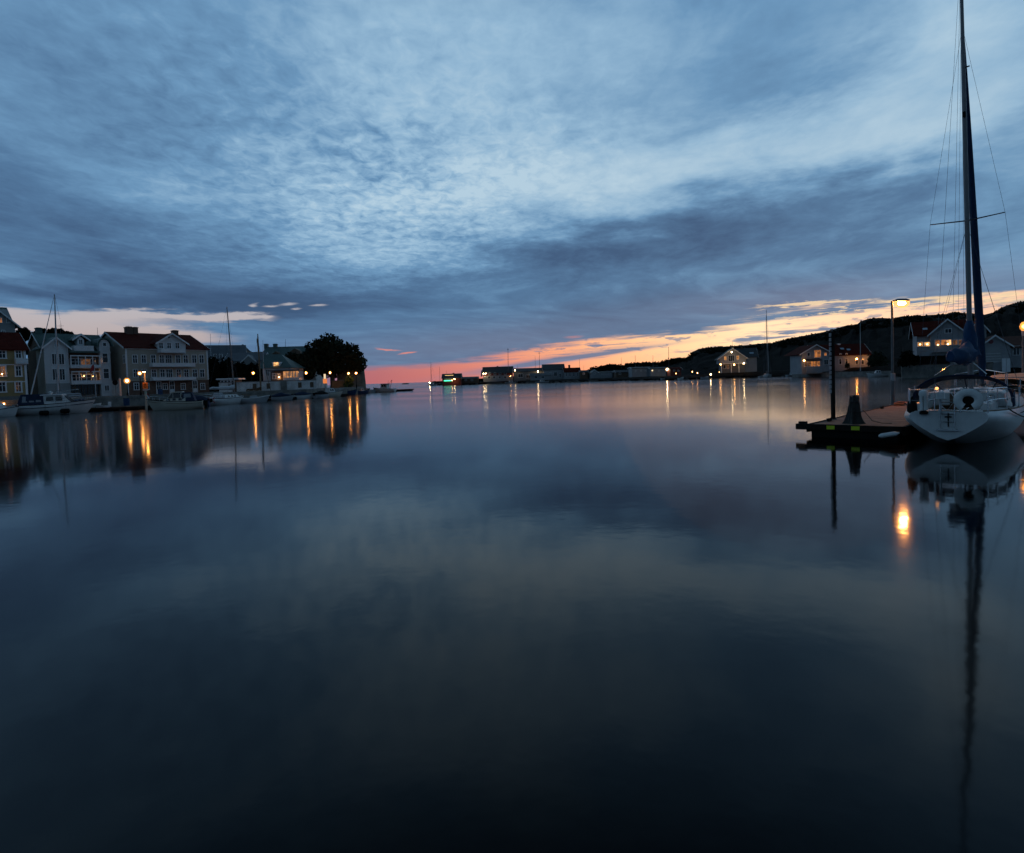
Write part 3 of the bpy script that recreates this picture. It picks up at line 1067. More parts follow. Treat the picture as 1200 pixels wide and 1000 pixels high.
for px, py in ((323, 414.5), (345.5, 411)):
    x_, z_ = h.hit(px, py, 1.2)
    mm = MB(); mm.prism([(x_ - 1.6, 1.2, z_ - 1.4), (x_ + 1.6, 1.2, z_ - 1.4), (x_ + 1.3, 1.2, z_ - .3), (x_, 1.2, z_ + .6), (x_ - 1.3, 1.2, z_ - .3)], (0, 0, 0), (0, 4.5, 0)); mm.build('dormer', BROWN_BOARD, rf)
for px in (330, 340, 350):
    h.pwin(px, 429, 3, 5)

# --- green roofed restaurant with lit veranda
h = House('harbour_restaurant', 'white restaurant with green roof, lit dormer and glowing veranda windows', 'restaurant', 309, 128, QZ, R(4))
xr, _ = h.hit(343.5, 431, 0)
_, ze = h.hit(320, 431.0)
_, zR = h.hit(318, 415.5, 5)
xk, _ = h.hit(316, 416, 5)
m = MB(); m.box(0, xr - .6, 0, 10, -.4, ze); h.part(m, 'wall', WHITE_BOARD)
m = MB()
m.add([(-.5, -.5, ze - .1), (xr, -.5, ze - .1), (xr, 10.5, ze - .1), (-.5, 10.5, ze - .1), (xk - 1.2, 5, zR), (xk + 2.6, 5, zR)], [(0, 1, 5, 4), (1, 2, 5), (2, 3, 4, 5), (3, 0, 4), (0, 3, 2, 1)])
rf = h.part(m, 'roof', COPPER)
x_, z_ = h.hit(323.6, 427.0, 0.2)
mm = MB(); mm.prism([(x_ - .75, 0.2, z_ - .5), (x_ + .75, .2, z_ - .5), (x_ + .95, .2, z_ + .5), (x_ - .95, .2, z_ + .5)], (0, 0, 0), (0, 3, 0)); dm = mm.build('dormer', WHITE, rf)
MB().box(x_ - .52, x_ + .52, 0.1, 0.19, z_ - .38, z_ + .38).build('dormer_pane', PANE_BRIGHT, dm)
h.pwin(313.5, 437, 3, 7)
# veranda
yv = -3.0
x0, zv0 = h.hit(317, 447, yv); x1, _ = h.hit(350, 440, yv)
xl, zv1 = h.hit(331.5, 435, yv)
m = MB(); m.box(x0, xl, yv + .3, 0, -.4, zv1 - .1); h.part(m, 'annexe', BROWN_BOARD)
m = MB(); m.box(x0 - .3, x1 + .3, yv - .3, 0, zv1, zv1 + .25); h.part(m, 'veranda_roof', DARK_ROOF)
_, zs = h.hit(340, 443.2, yv)
m = MB(); m.box(xl, x1, yv, -.01, -.4, zs); h.part(m, 'veranda_base', WHITE_BOARD)
n_ = 5
for i in range(n_):
    a_ = xl + (x1 - xl) * i / n_
    b__ = xl + (x1 - xl) * (i + 1) / n_
    h.window(a_ + .09, b__ - .09, zs + .12, zv1 - .1, yv + .1, nx=2, nz=3, pane=PANE_WARM, c=0.07)
h.pwin(321, 441, 3, 6, y=yv + .3); h.pwin(326.5, 441, 3, 6, y=yv + .3, pane=PANE_DIM)
h.plamp(327.5, 442.2, yv, 0.17, WARM)

# --- kiosk with flat white roof, white harbour wall
h = House('flat_roofed_kiosk', 'small dark kiosk under a flat white roof beside the harbour wall', 'kiosk', 255, 113, QZ, R(4))
xr, _ = h.hit(277, 445)
_, zt = h.hit(266, 443.4); _, zu = h.hit(266, 445.2)
m = MB(); m.box(0.3, xr - .3, 0.4, 3.5, -.4, zu); h.part(m, 'wall', BROWN_BOARD)
m = MB(); m.box(-.2, xr + .2, 0, 4, zu, zt); h.part(m, 'roof', WHITE)
for i in range(4):
    h.window(.6 + i * (xr - 1) / 4, .5 + (i + .8) * (xr - 1) / 4, .9, zu - .2, .4, nx=1, nz=1)

p0, p1 = at(257, 112.5, QZ), at(371, 121, QZ)
ang = math.atan2(p1.y - p0.y, p1.x - p0.x)
Lw = (p1 - p0).length
wl = empty('harbour_wall', 'long limewashed stone wall along the quay below the restaurant', 'wall', p0, ang)
_h = pt(320, 446.4, 117).z - QZ
m = MB(); m.box(0, Lw, 0, 0.45, -.6, _h - .14); m.build('masonry', LIMEWALL, wl)
m = MB(); m.box(-.06, Lw + .06, -.07, .52, _h - .14, _h); m.build('coping', CONCRETE, wl)
m = MB(); m.box(Lw * .615, Lw * .68, -.3, -.01, -.6, _h + .05); m.build('buttress', STONE, wl)
h2 = MB()
for t in (.09, .33, .47, .8, .93):
    h2.box(Lw * t, Lw * t + .7, -.02, -.004, _h * .2, _h * .2 + 1.1)
h2.build('doorway', BROWN_BOARD, wl)

# --- fortress bastion at the end of the point
bx_ = empty('stone_bastion', 'round stone bastion at the tip of the wooded point', 'fortification', at(412, 150, QZ))
zt = pt(415, 431, 150).z - QZ
m = MB()
rad = (428 - 396) / 678 * 150 / 2
prof = []
m.lathe([(rad * 1.06, -2), (rad * 1.02, 1), (rad * .97, zt * .7), (rad * .95, zt - .5), (rad * .99, zt - .45), (rad * .99, zt - .15)], 28)
m.build('masonry', mat('bastion_stone', (0.16, 0.135, 0.10), 0.95, 0.5, 0.7, bump=0.25, bscale=1.2), bx_, False)
m = MB()
for i in range(9):
    a_ = -2.75 + i * .3
    m.box(rad * .9 * math.cos(a_) - .5, rad * .9 * math.cos(a_) + .5, rad * .9 * math.sin(a_) - .5, rad * .9 * math.sin(a_) + .5, zt - .14, zt + .5)
m.build('parapet', STONE, bx_)
p0, p1 = at(389, 141, QZ), at(403.5, 141, QZ)
ang = 0.0
wl = empty('low_brown_wall', 'low ochre wall under the big tree beside the bastion', 'wall', p0, 0)
MB().box(0, (p1 - p0).length, 0, .4, -.5, pt(396, 446.5, 141).z - QZ).build('masonry', mat('ochre_wall', (.24, .15, .07), .9, .3, 1.0, bump=.03, bscale=3), wl)
MB().box(-.05, (p1 - p0).length + .05, -.06, .46, pt(396, 446.5, 141).z - QZ, pt(396, 446.5, 141).z - QZ + .12).build('coping', STONE, wl)


# ------------------------------------------------------------------ trees
def leaf_cloud(blobs, n, size, seed, shell=0.55, flat=0.75):
    """leaf-clump quads spread through overlapping ellipsoids; denser outside, ragged outline"""
    g = np.random.default_rng(seed)
    w = np.array([b[3] * b[4] * b[5] for b in blobs]) ** 0.7
    idx = g.choice(len(blobs), n, p=w / w.sum())
    bl = np.array(blobs)[idx]
    d = g.normal(size=(n, 3))
    d /= np.linalg.norm(d, axis=1)[:, None]
    r = shell + (1.10 - shell) * g.random(n) ** 0.7
    lump = 1 + 0.19 * np.sin(d[:, 0] * 7 + bl[:, 0]) * np.sin(d[:, 1] * 6 + bl[:, 1]) + 0.10 * np.sin(d[:, 2] * 9 + bl[:, 2])
    c = bl[:, :3] + d * (r * lump)[:, None] * bl[:, 3:6]
    nrm = d + g.normal(size=(n, 3)) * 0.9
    nrm /= np.linalg.norm(nrm, axis=1)[:, None]
    t = np.cross(nrm, g.normal(size=(n, 3)))
    t /= np.linalg.norm(t, axis=1)[:, None]
    b_ = np.cross(nrm, t)
    s = size * (0.55 + 0.9 * g.random(n))
    s1, s2 = s[:, None], (s * (0.45 + 0.5 * g.random(n)))[:, None]
    V = np.stack([c - t * s1, c - b_ * s2, c + t * s1, c + b_ * s2], 1)
    return V


def tree(name, label, base, blobs, n, size, seed, trunk_h, trunk_r, group=None, leaf=LEAF):
    e = empty(name, label, 'tree', base, 0, group)
    rr = random.Random(seed)
    m = MB()
    m.tube([(0, 0, -.5), (0.06, 0.03, trunk_h * .5), (0.1, 0.1, trunk_h)], [trunk_r * 1.25, trunk_r, trunk_r * .75], 8)
    for b in blobs[:9]:
        mid = Vector((b[0] * .4, b[1] * .4, trunk_h + (b[2] - trunk_h) * .45))
        m.tube([(0.1, 0.1, trunk_h * .92), mid, (b[0], b[1], b[2])], [trunk_r * .55, trunk_r * .35, trunk_r * .1], 5)
    m.build('trunk', BARK, e)
    quads_obj('crown', leaf_cloud(blobs, n, size, seed), leaf, e)
    return e


def pix_blobs(lst, base, D):
    """ellipsoids given by pixel centre and pixel radii at distance D, in the tree's own space"""
    out = []
    for px, py, rx, rz, dy in lst:
        p = pt(px, py, D) - base
        k_ = D / F
        out.append((p.x, p.y + dy, p.z, rx * k_, (rx + rz) / 2 * k_, rz * k_))
    return out


b0 = at(390, 146, QZ)
tree('spreading_tree', 'huge dark broad crowned tree rounding off the wooded point', b0,
     pix_blobs([(385, 405, 15, 12, 0), (372, 412, 15, 13, 1), (396, 414, 17, 13, 0), (410, 415, 13, 11, -1), (417, 424, 11, 9, 0), (366, 424, 9, 12, 0),
                (402, 427, 20, 10, 1), (380, 427, 18, 12, 0), (420, 431, 8, 5, 0), (385, 435, 14, 7, 1)], b0, 146), 7600, 0.40, 3, 4.5, 0.55)
b0 = at(350, 140, QZ)
tree('round_tree', 'small dark tree between the restaurant roof and the huge tree', b0,
     pix_blobs([(350, 424, 12, 8, 0), (343, 421, 8, 7, 0), (356, 430, 10, 9, 0), (360, 438, 8, 7, 0)], b0, 140), 2600, 0.36, 5, 3.2, 0.3)
b0 = at(408, 140, QZ)
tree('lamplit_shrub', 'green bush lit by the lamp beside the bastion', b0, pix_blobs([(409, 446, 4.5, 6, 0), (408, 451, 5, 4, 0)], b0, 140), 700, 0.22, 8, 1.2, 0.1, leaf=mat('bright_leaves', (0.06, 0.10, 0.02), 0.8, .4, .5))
k_ = 0
for px, D, sh, lab in ((252, 128, [(250, 437, 8, 15, 0), (254, 446, 8, 10, 0), (248, 428, 5, 7, 0)], 'dark leafy tree standing against the right end of the beige house'),
                       (268, 130, [(266, 434, 9, 12, 0), (271, 441, 10, 12, 0), (262, 444, 8, 9, 0)], 'dark leafy tree behind the flat roofed kiosk'),
                       (284, 131, [(282, 436, 10, 10, 0), (287, 443, 9, 9, 0), (278, 443, 7, 8, 0)], 'dark leafy tree left of the first quay lantern'),
                       (298, 133, [(298, 437, 9, 10, 0), (303, 443, 7, 8, 0), (293, 444, 7, 7, 0)], 'dark leafy tree right behind the first quay lantern')):
    b0 = at(px, D, QZ)
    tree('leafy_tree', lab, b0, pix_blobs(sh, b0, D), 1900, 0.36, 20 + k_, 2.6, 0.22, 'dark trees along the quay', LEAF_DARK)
    k_ += 1
for px, py, D, sh, lab, kind in ((27, 392, 134, [(27, 390, 6, 6, 0), (31, 394, 5, 5, 0), (24, 396, 5, 6, 0)], 'dark tree on the skyline right of the grey house', 0),
                                 (47, 392, 140, [(46, 391, 5, 3.5, 0), (51, 390, 3, 5, 0), (41, 393, 4, 3, 0)], 'dark tree on the skyline above the chimney of the green roof', 1),
                                 (72, 392, 142, [(62, 389, 4, 4, 0), (70, 389.5, 4, 4, 0), (78, 392, 6, 3, 0)], 'dark tree on the skyline behind the green roof ridge', 2)):
    b0 = at(px, D, 8)
    tree('skyline_tree', lab, b0, pix_blobs(sh, b0, D), 900, 0.34, 40 + kind, 4, 0.2, 'trees on the skyline', LEAF_DARK)

# ------------------------------------------------------------------ lamps along the left quay
def lantern(px, py, D, label, z0=QZ, r=0.25, material=SODIUM, group='lanterns along the left quay', name='quay_lantern'):
    p = pt(px, py, D)
    hh = p.z - z0
    e = empty(name, label, 'street lamp', (p.x, p.y, z0), 0, group)
    m = MB().lathe([(.13, -.3), (.13, .5), (.07, .6), (.05, hh - .45)], 8)
    m.build('pole', BLACK, e)
    MB().lathe([(.05, hh - .46), (.16, hh - .38), (.18, hh - .33)], 8).build('bracket', BLACK, e)
    m = MB(); m.ball((0, 0, hh), r * .52, 8, 1.12)
    gl = MB().ball((0, 0, hh), r * 1.3, 12, 1.1).build('glare_shell', GLARE if material in (SODIUM, WARM, WARM_DIM) else GLARE_PALE, e, True)  # see-through glowing shell added as a halo around the bulb
    m.build('bulb', material, gl, True)
    MB().lathe([(r * .9, hh + r * 1.3), (r * .5, hh + r * 1.6), (.04, hh + r * 1.9)], 8).build('cap', BLACK, e)
    return e


lantern(296.7, 437.4, 116, 'quay lantern before the dark trees, just left of the old ship mast')
lantern(358.7, 437.2, 126, 'quay lantern between the restaurant veranda and the huge tree')
lantern(386.8, 437.0, 130, 'quay lantern under the left half of the huge tree')
lantern(408.4, 437.8, 138, 'quay lantern above the lamplit bush, left of two before the bastion')
lantern(417.2, 437.4, 139, 'quay lantern on the bastion, right of the lamplit bush')
lantern(163.8, 437.6, 92, 'bright quay lantern hanging before the beige house front', r=.25)
lantern(148.8, 446.4, 86, 'brightest low quay lantern, near the corner of the beige house', r=.32)
lantern(355.8, 429.5, 150, 'tiny dim lamp in the dark foliage above the quay', z0=2, r=.15, material=WARM_DIM)

# arm lamp with orange sign on the near jetty
p = pt(171, 436, 70)
e = empty('jetty_lamp', 'grey lamp pole with short arm at the bow of the cream cruiser', 'street lamp', at(171.6, 70, 0.35))
hh = p.z - .35
MB().tube([(0, 0, -1.5), (0, 0, hh)], [.13, .10], 8).build('pole', mat('pale_pole', (.5, .46, .36), .5, .1, 2), e)
MB().tube([(0, 0, hh - .03), (.34, -.62, hh + .08)], .05, 6).build('arm', STEEL, e)
m = MB(); m.cbox(.20, .58, -.92, -.52, hh + .02, hh + .16, .03); hd = m.build('lamp_head', STEEL, e)
MB().box(.30, .48, -.80, -.64, hh - .04, hh + .018).build('bulb', SODIUM, hd)
q = pt(171.2, 452, 70)
sg = empty('orange_notice_board', 'orange square notice board on the lamp pole by the cream cruiser', 'sign', (q.x, q.y - .18, q.z))
MB().cbox(-.31, .31, -.02, .02, -.38, .38, .015).build('board', ORANGE_SIGN, sg)
m = MB()
for i in range(4):
    m.box(-.17 + i * .09, -.115 + i * .09, -.026, -.0205, -.02, .20)
m.box(-.19, .19, -.026, -.0205, -.12, -.07); m.box(-.15, .15, -.026, -.0205, -.24, -.19)
m.build('lettering', BLACK, sg)
MB().box(-.31, .31, -.02, .02, -.62, -.41).build('lower_plate', GEL_GREY, sg)
for hz_ in (-.45, .25):
    pass
MB().box(-.03, .03, .021, .10, -.3, .3).build('bracket', STEEL, sg)

# orange and white sign by the point
q0 = at(381.2, 124, QZ)
e = empty('lit_sign_column', 'glowing white topped orange sign column on the quay by the huge tree', 'sign', q0)
zt = pt(381, 438.5, 124).z - QZ
zm = pt(381, 444, 124).z - QZ
zb = pt(381, 449.5, 124).z - QZ
MB().tube([(0, 0, -.3), (0, 0, zb)], .07, 6).build('pole', STEEL, e)
MB().cbox(-.42, .42, -.1, .1, zb, zm, .03).build('orange_panel', glow_mat('orange_panel', (1, .26, .04), .75), e)
MB().cbox(-.2, .2, -.1, .1, zm + .01, zt, .03).build('white_panel', glow_mat('white_panel', (1, .75, .45), .9), e)

# round dark road sign near the white wall
q0 = at(136, 92, QZ)
e = empty('round_sign', 'dark round sign on a pole at the corner of the veranda house', 'sign', q0)
zt = pt(136, 448.5, 92).z - QZ
MB().tube([(0, 0, -.3), (0, 0, zt + .3)], .04, 6).build('pole', STEEL, e)
m = MB(); m.loft([[(.42 * math.cos(a), -.06 + dd, zt + .42 * math.sin(a)) for a in (2 * math.pi * i / 16 for i in range(16))] for dd in (0, .04)], True, True)
m.build('disc', BLACK, e)
q0 = at(141.5, 88, QZ)
e = empty('grey_post', 'grey steel post between the round sign and the brightest lantern', 'post', q0)
MB().lathe([(.14, -.3), (.14, 2.6), (.10, 2.75), (.02, 2.85)], 8).build('shaft', GEL_GREY, e)

# blue barrel, litter bin, benches on the quay
for px, py, lab in ((148.5, 466.5, 'blue plastic drum on the jetty left of the notice board'), (188, 458, 'small blue bin on the quay before the brick ground floor')):
    D_ = 78 if px < 160 else 100
    zq = .45 if px < 160 else QZ
    q0 = at(px, D_, zq)
    e = empty('blue_drum', lab, 'drum', q0, 0, 'blue drums')
    MB().lathe([(.33, 0), (.36, .1), (.36, .34), (.38, .36), (.36, .38), (.36, .66), (.38, .68), (.33, .95)], 14).build('body', BLUE, e)
    MB().lathe([(.34, .95), (.34, 1.0), (.1, 1.02)], 14).build('lid', NAVY, e)

# ------------------------------------------------------------------ floating jetties on the left
def jetty(name, label, pa, pb, w, z=.42, planks=True):
    d = (pb - pa)
    L = d.length
    a = math.atan2(d.y, d.x)
    e = empty(name, label, 'jetty', (pa.x, pa.y, 0), a)
    n = int(L / .16)
    m = MB()
    for i in range(n):
        m.box(i * L / n, (i + 1) * L / n - .012, -w / 2, w / 2, z - .05, z + rnd.uniform(-.004, .004))
    m.build('deck', WOOD, e)
    m = MB()
    m.box(0, L, -w / 2 - .06, -w / 2 - .004, z - .26, z + .03); m.box(0, L, w / 2 + .004, w / 2 + .06, z - .26, z + .03)
    m.build('fascia', WOOD_DARK, e)
    m = MB()
    k = max(2, int(L / 4))
    for i in range(k):
        x0 = L * (i + .08) / k
        m.cbox(x0, x0 + L / k * .84, -w / 2 + .05, w / 2 - .05, -.4, z - .06, .06)
    m.build('float', CONCRETE if False else BLACK, e)
    return e


jetty('floating_jetty', 'long dark floating jetty carrying the cream cruiser and white motor yacht', at(-20, 69.0, 0), at(239, 75.5, 0), 2.2)
jetty('floating_jetty', 'floating jetty before the harbour wall with covered boats', at(316, 98, 0), at(404, 122, 0), 2.0)
jetty('floating_jetty', 'thin jetty reaching past the point into the open sound', at(452, 160, 0), at(483, 166, 0), 1.8, .5)


# ------------------------------------------------------------------ boats
def hull_rings(L, B, fs, fb, tw, tip=0.12, heart=False, n=15, flare=1.0):
    """stations stern (x=0) to bow (x=L); each runs port sheer -> keel -> starboard sheer"""
    tabS = [0, .1, .2, .32, .45, .62, .78, .9, 1.0]
    tr = [.90, .97, 1.0, .95, .83, .63, .42, .24, 0.0]
    md = [1.0, 1.0, .985, .95, .89, .76, .56, .34, 0.0]
    rings = []
    for i in range(n):
        t = i / (n - 1)
        if t < .5:
            b = tw / 2 + (B / 2 - tw / 2) * math.sin(math.pi * t) ** (.62 if heart else 1)
        else:
            b = B / 2 * max(0.012, 1 - ((t - .5) / .5) ** 2.3)
        zs = fs + (fb - fs) * t ** 2 - (.06 if not heart else .12) * math.sin(math.pi * t)
        zk = tip - (0.75 if heart else .4) * math.sin(min(1, t * 2.2) * math.pi / 2) * (1 - t ** 6)
        if t > .93:
            zk = zk + (zs - .4 * fb - zk) * ((t - .93) / .07) * .5
        f = min(1, t / .35)
        port = []
        for s, a, c in zip(tabS, tr, md):
            if not heart:
                a = c
            y = b * (a * (1 - f) + c * f)
            if t > .7:
                y *= 1 - (t - .7) / .3 * s * .55 * flare
            rake = 0.0
            if t > .6:
                rake = -(t - .6) / .4 * s * (0.16 if heart else .12) * L * .6
            if t == 0:
                pass
            port.append((t * L + rake, y, zs + (zk - zs) * s))
        star = [(x, -y, z) for x, y, z in port[::-1][1:]]
        rings.append(port + star)
    return rings


def hull_obj(rings, parent, material, name='hull', trans_name=None):
    m = MB()
    m.loft(rings, False, False)
    o = m.build(name, material, parent, True)
    m = MB()
    k = len(rings[0])
    m.add(rings[0], [tuple(range(k))])
    o2 = m.build('transom', material, parent)
    return o


def deck_obj(rings, parent, material, inset=.0, drop=.02, name='deck'):
    m = MB()
    L_ = [Vector(r[0]) for r in rings]
    R_ = [Vector(r[-1]) for r in rings]
    m.loft([[l + Vector((0, 0, -drop)), (l + r_) / 2 + Vector((0, 0, .03 - drop)), r_ + Vector((0, 0, -drop))] for l, r_ in zip(L_, R_)], False)
    o = m.build(name, material, parent, True)
    m = MB()
    m.tube([l + Vector((0, 0, .01)) for l in L_] + [r_ + Vector((0, 0, .01)) for r_ in R_[::-1]], .04, 5)
    m.build('rubbing_strake', material if False else BLACK, parent)
    return o


def cabin_obj(parent, x0, x1, w0, w1, z0, z1, lean_f, lean_a, material, name='cabin', tumble=.12):
    m = MB()
    lo = [(x0, -w0, z0), (x1, -w1, z0), (x1, w1, z0), (x0, w0, z0)]
    hi_ = [(x0 + lean_a, -w0 + tumble, z1), (x1 - lean_f, -w1 + tumble * .6, z1), (x1 - lean_f, w1 - tumble * .6, z1), (x0 + lean_a, w0 - tumble, z1)]
    m.loft([lo, hi_], True, True)
    return m.build(name, material, parent)


def side_panes(parent, x0, x1, w0, w1, z0, z1, n, material=GLASS, name='window', gap=.08, tumble=.12, both=True):
    for s in ((-1, 1) if both else (-1,)):
        for i in range(n):
            a = x0 + (x1 - x0) * i / n + gap
            b_ = x0 + (x1 - x0) * (i + 1) / n - gap
            wa = w0 + (w1 - w0) * i / n
            wb = w0 + (w1 - w0) * (i + 1) / n
            m = MB()
            v = [(a, s * (wa + .02), z0), (b_, s * (wb + .02), z0), (b_ - .05, s * (wb + .02 - tumble * .6), z1), (a + .05, s * (wa + .02 - tumble * .6), z1)]
            m.prism(v, (0, 0, 0), (0, -s * .05, 0))
            m.build(name, material, parent)


def rail_obj(parent, pts, h, r=.016, name='rail', posts=True, material=INOX, mid=False):
    m = MB()
    top = [Vector(p) + Vector((0, 0, h)) for p in pts]
    m.tube(top, r, 5)
    if mid:
        m.tube([Vector(p) + Vector((0, 0, h * .52)) for p in pts], r * .7, 4)
    if posts:
        for p in pts:
            m.tube([p, Vector(p) + Vector((0, 0, h))], r, 5)
    return m.build(name, material, parent)


def boat_root(name, label, cat, pa, pb, group=None):
    d = pb - pa
    return empty(name, label, cat, (pa.x, pa.y, 0), math.atan2(d.y, d.x), group), Vector((d.x, d.y, 0)).length


def sheer(rings, t, side):
    """point on the sheer line at fraction t; side +1 port, -1 starboard"""
    x = t * (len(rings) - 1)
    i = min(int(x), len(rings) - 2)
    f = x - i
    k = 0 if side > 0 else -1
    return Vector(rings[i][k]).lerp(Vector(rings[i + 1][k]), f)


# --- white motor yacht with dark canopy
e, L = boat_root('motor_yacht', 'white motor yacht with dark canvas canopy at the left edge', 'motor yacht', at(14, 66.0, 0), at(113, 69.5, 0))
rg = hull_rings(L, 3.1, 1.12, 1.55, 2.8, -.1)
hull_obj(rg, e, GEL); deck_obj(rg, e, DECK)
m = MB()
for s in (1, -1):
    m.tube([sheer(rg, t, s) + Vector((0, s * .02, -.34)) for t in (0, .2, .4, .6, .8, .97)], .035, 4)
m.build('hull_stripe', NAVY, e)
cabin_obj(e, L * .40, L * .74, 1.15, .85, 1.12, 2.15, 1.0, .0, GEL)
side_panes(e, L * .42, L * .63, 1.14, .98, 1.55, 2.0, 2)
m = MB(); m.prism([(L * .74 - .1, -.78, 1.22), (L * .74 - .1, .78, 1.22), (L * .74 - .83, .7, 2.08), (L * .74 - .83, -.7, 2.08)], (0, 0, 0), (.06, 0, .03)); m.build('windscreen', GLASS, e)
m = MB(); m.cbox(L * .36, L * .62, -1.15, 1.15, 2.15, 2.28, .06); m.build('cabin_roof', GEL, e)
cp = cabin_obj(e, L * .10, L * .41, 1.28, 1.2, 1.16, 2.36, .15, .35, NAVY, 'canopy', .22)
side_panes(cp, L * .15, L * .385, 1.22, 1.17, 1.45, 2.12, 3, mat('clear_vinyl', (.22, .24, .27), .12, .15, 1), 'canopy_window', .07, .2)
m = MB(); m.tube([(L * .5, -1.1, 2.3), (L * .5, -1.1, 2.62), (L * .78, -.8, 2.78), (L * .78, .8, 2.78), (L * .5, 1.1, 2.62), (L * .5, 1.1, 2.3)], .03, 5); m.build('roof_rail', INOX, e)
rail_obj(e, [sheer(rg, t, -1) for t in (.55, .68, .8, .9)] + [sheer(rg, .985, -1)] + [sheer(rg, t, 1) for t in (.9, .8, .68, .55)], .55, mid=True)
m = MB(); m.box(-.55, 0, -1.1, 1.1, .28, .36); m.build('bathing_platform', TEAK, e)
m = MB(); m.lathe([(.05, 2.28), (.14, 2.35), (.22, 2.5), (.2, 2.6), (.05, 2.68)], 10, (L * .46, 0, 0)); m.build('radar_dome', GEL, e)
for t, lab in ((.42, 'black cylindrical fender, left one on the side of the motor yacht'), (.66, 'black cylindrical fender, right one on the side of the motor yacht')):
    p = e.location + Matrix.Rotation(e.rotation_euler.z, 3, 'Z') @ (sheer(rg, t, -1) + Vector((0, -.24, -.98)))
    f = empty('boat_fender', lab, 'fender', p, e.rotation_euler.z, 'fenders of the motor yacht')
    MB().tube([(-.45, 0, 0.05), (-.36, 0, 0.05), (.36, 0, .05), (.45, 0, .05)], [.10, .27, .27, .10], 12).build('body', BLACK, f, True)
    MB().tube([(.1, 0, .3), (.1, .2, 1.0)], .015, 4).build('line', ROPE, f)

# --- small boat at the very edge
e, L = boat_root('small_dayboat', 'small pale dayboat cut off by the left edge, astern of the motor yacht', 'boat', at(-26, 63.5, 0), at(22.5, 64.2, 0))
rg = hull_rings(L, 2.0, .75, 1.05, 1.7, -.08)
hull_obj(rg, e, GEL); deck_obj(rg, e, DECK)
cabin_obj(e, L * .45, L * .66, .75, .65, .8, 1.5, .5, .0, GEL_GREY, 'windscreen')
m = MB(); m.cbox(L * .02, L * .4, -.7, .7, .85, 1.25, .1); m.build('cover', NAVY, e)
rail_obj(e, [sheer(rg, t, -1) for t in (.6, .78, .92)] + [sheer(rg, .99, -1)] + [sheer(rg, t, 1) for t in (.92, .78, .6)], .3)
# a lamp on the quay behind it
lantern(4.2, 473.6, 72, 'low lamp glinting just above the small dayboat at the left edge', z0=0.4, r=.17, material=WARM, group=None, name='bollard_lamp')


# --- sailing boats
def rig(parent, mx, base, top, r, boom_aft, boom_z, rake=0.0, cover=None, fore=None, spreaders=(.45,), sp_w=.8, heel=0.0, mastm=ALU, wires=True, chain=None, stern=None, wr=.012):
    def mp(z):
        return Vector((mx - rake * (z - base) / (top - base), heel * (z - base) / (top - base), z))
    m = MB().tube([mp(base), mp(base + (top - base) * .6), mp(top)], [r, r, r * .62], 8)
    ms = m.build('mast', mastm, parent, True)
    if boom_aft:
        m = MB().tube([(mx - .1, 0, boom_z), (mx - boom_aft, 0, boom_z + .1)], r * .75, 8)
        bo = m.build('boom', mastm, parent, True)
        if cover:
            m = MB()
            rings = []
            for i in range(9):
                t = i / 8
                hh = (.55 - .35 * t) * (1 if t > 0 else 1.3)
                wv = .05 * math.sin(i * 2.1)
                rings.append([(mx - .05 - (boom_aft - .1) * t, (.16 - .05 * t) * math.cos(a) + wv * .4, boom_z + .12 + hh * .42 + hh * .5 * math.sin(a) + .1 * t + wv) for a in (2 * math.pi * j / 10 for j in range(10))])
            m.loft(rings, True, True).build('sail_cover', cover, bo, True)
    for s in spreaders:
        z = base + (top - base) * s
        for sd_ in (1, -1):
            MB().tube([mp(z) + Vector((0, sd_ * r * .8, 0)), mp(z) + Vector((-.1, sd_ * sp_w, .02))], .022, 5).build('spreader', mastm, ms)
    if fore:
        fx, fz, ft, fr, fm = fore
        tp = mp(base + (top - base) * ft) + Vector((r, 0, 0))
        b_ = Vector((fx, 0, fz))
        MB().tube([b_, b_.lerp(tp, .04), b_.lerp(tp, .12), b_.lerp(tp, .5), b_.lerp(tp, .9), tp], [.02, fr * .8, fr, fr * .75, fr * .4, .02], 8).build('furled_sail', fm, parent, True)
    if wires:
        m = MB()
        cx, cw, cz = chain
        tp = mp(base + (top - base) * (fore[2] if fore else 1))
        sw = spreaders[0] if spreaders else .5
        zz = base + (top - base) * sw
        for s in (1, -1):
            if spreaders:
                m.tube([(cx, s * cw, cz), mp(zz) + Vector((-.1, s * sp_w, 0)), tp], wr, 4, False)
            m.tube([(cx - .35, s * cw, cz), mp(zz - .2)], wr, 4, False)
            m.tube([(cx + .4, s * cw, cz), mp(zz - .2)], wr, 4, False)
        if stern:
            m.tube([stern, mp(top)], wr, 4, False)
        m.build('shroud', WIRE, parent)
    return ms


# sailing boat behind the motor yacht: tall mast, furled jib
pb_, ps_ = at(33, 79, 0), at(92, 82, 0)
e, L = boat_root('moored_sailboat', 'white sailing boat with tall mast hidden behind the motor yacht', 'sailboat', ps_, pb_)
rg = hull_rings(L, 2.6, .9, 1.1, 1.5, .05, True)
hull_obj(rg, e, GEL); deck_obj(rg, e, DECK)
cabin_obj(e, L * .3, L * .7, .85, .6, .85, 1.3, .4, .05, GEL)
mp_ = at(68.5, 80.8, 1.3)
mx_ = (mp_ - e.location).xy.length
tz = pt(63.5, 345, 80.8).z
rig(e, mx_, 1.25, tz, .10, 2.6, 1.9, .25, GEL_GREY, (L * .97, 1.25, .97, .085, MASTWHITE), (.3,), .7, mastm=MASTWHITE, chain=(mx_, 1.2, 1.0), stern=(0, 0, .95))
rail_obj(e, [sheer(rg, .03, 1), sheer(rg, .0, 1), sheer(rg, .0, -1), sheer(rg, .03, -1)], .55)

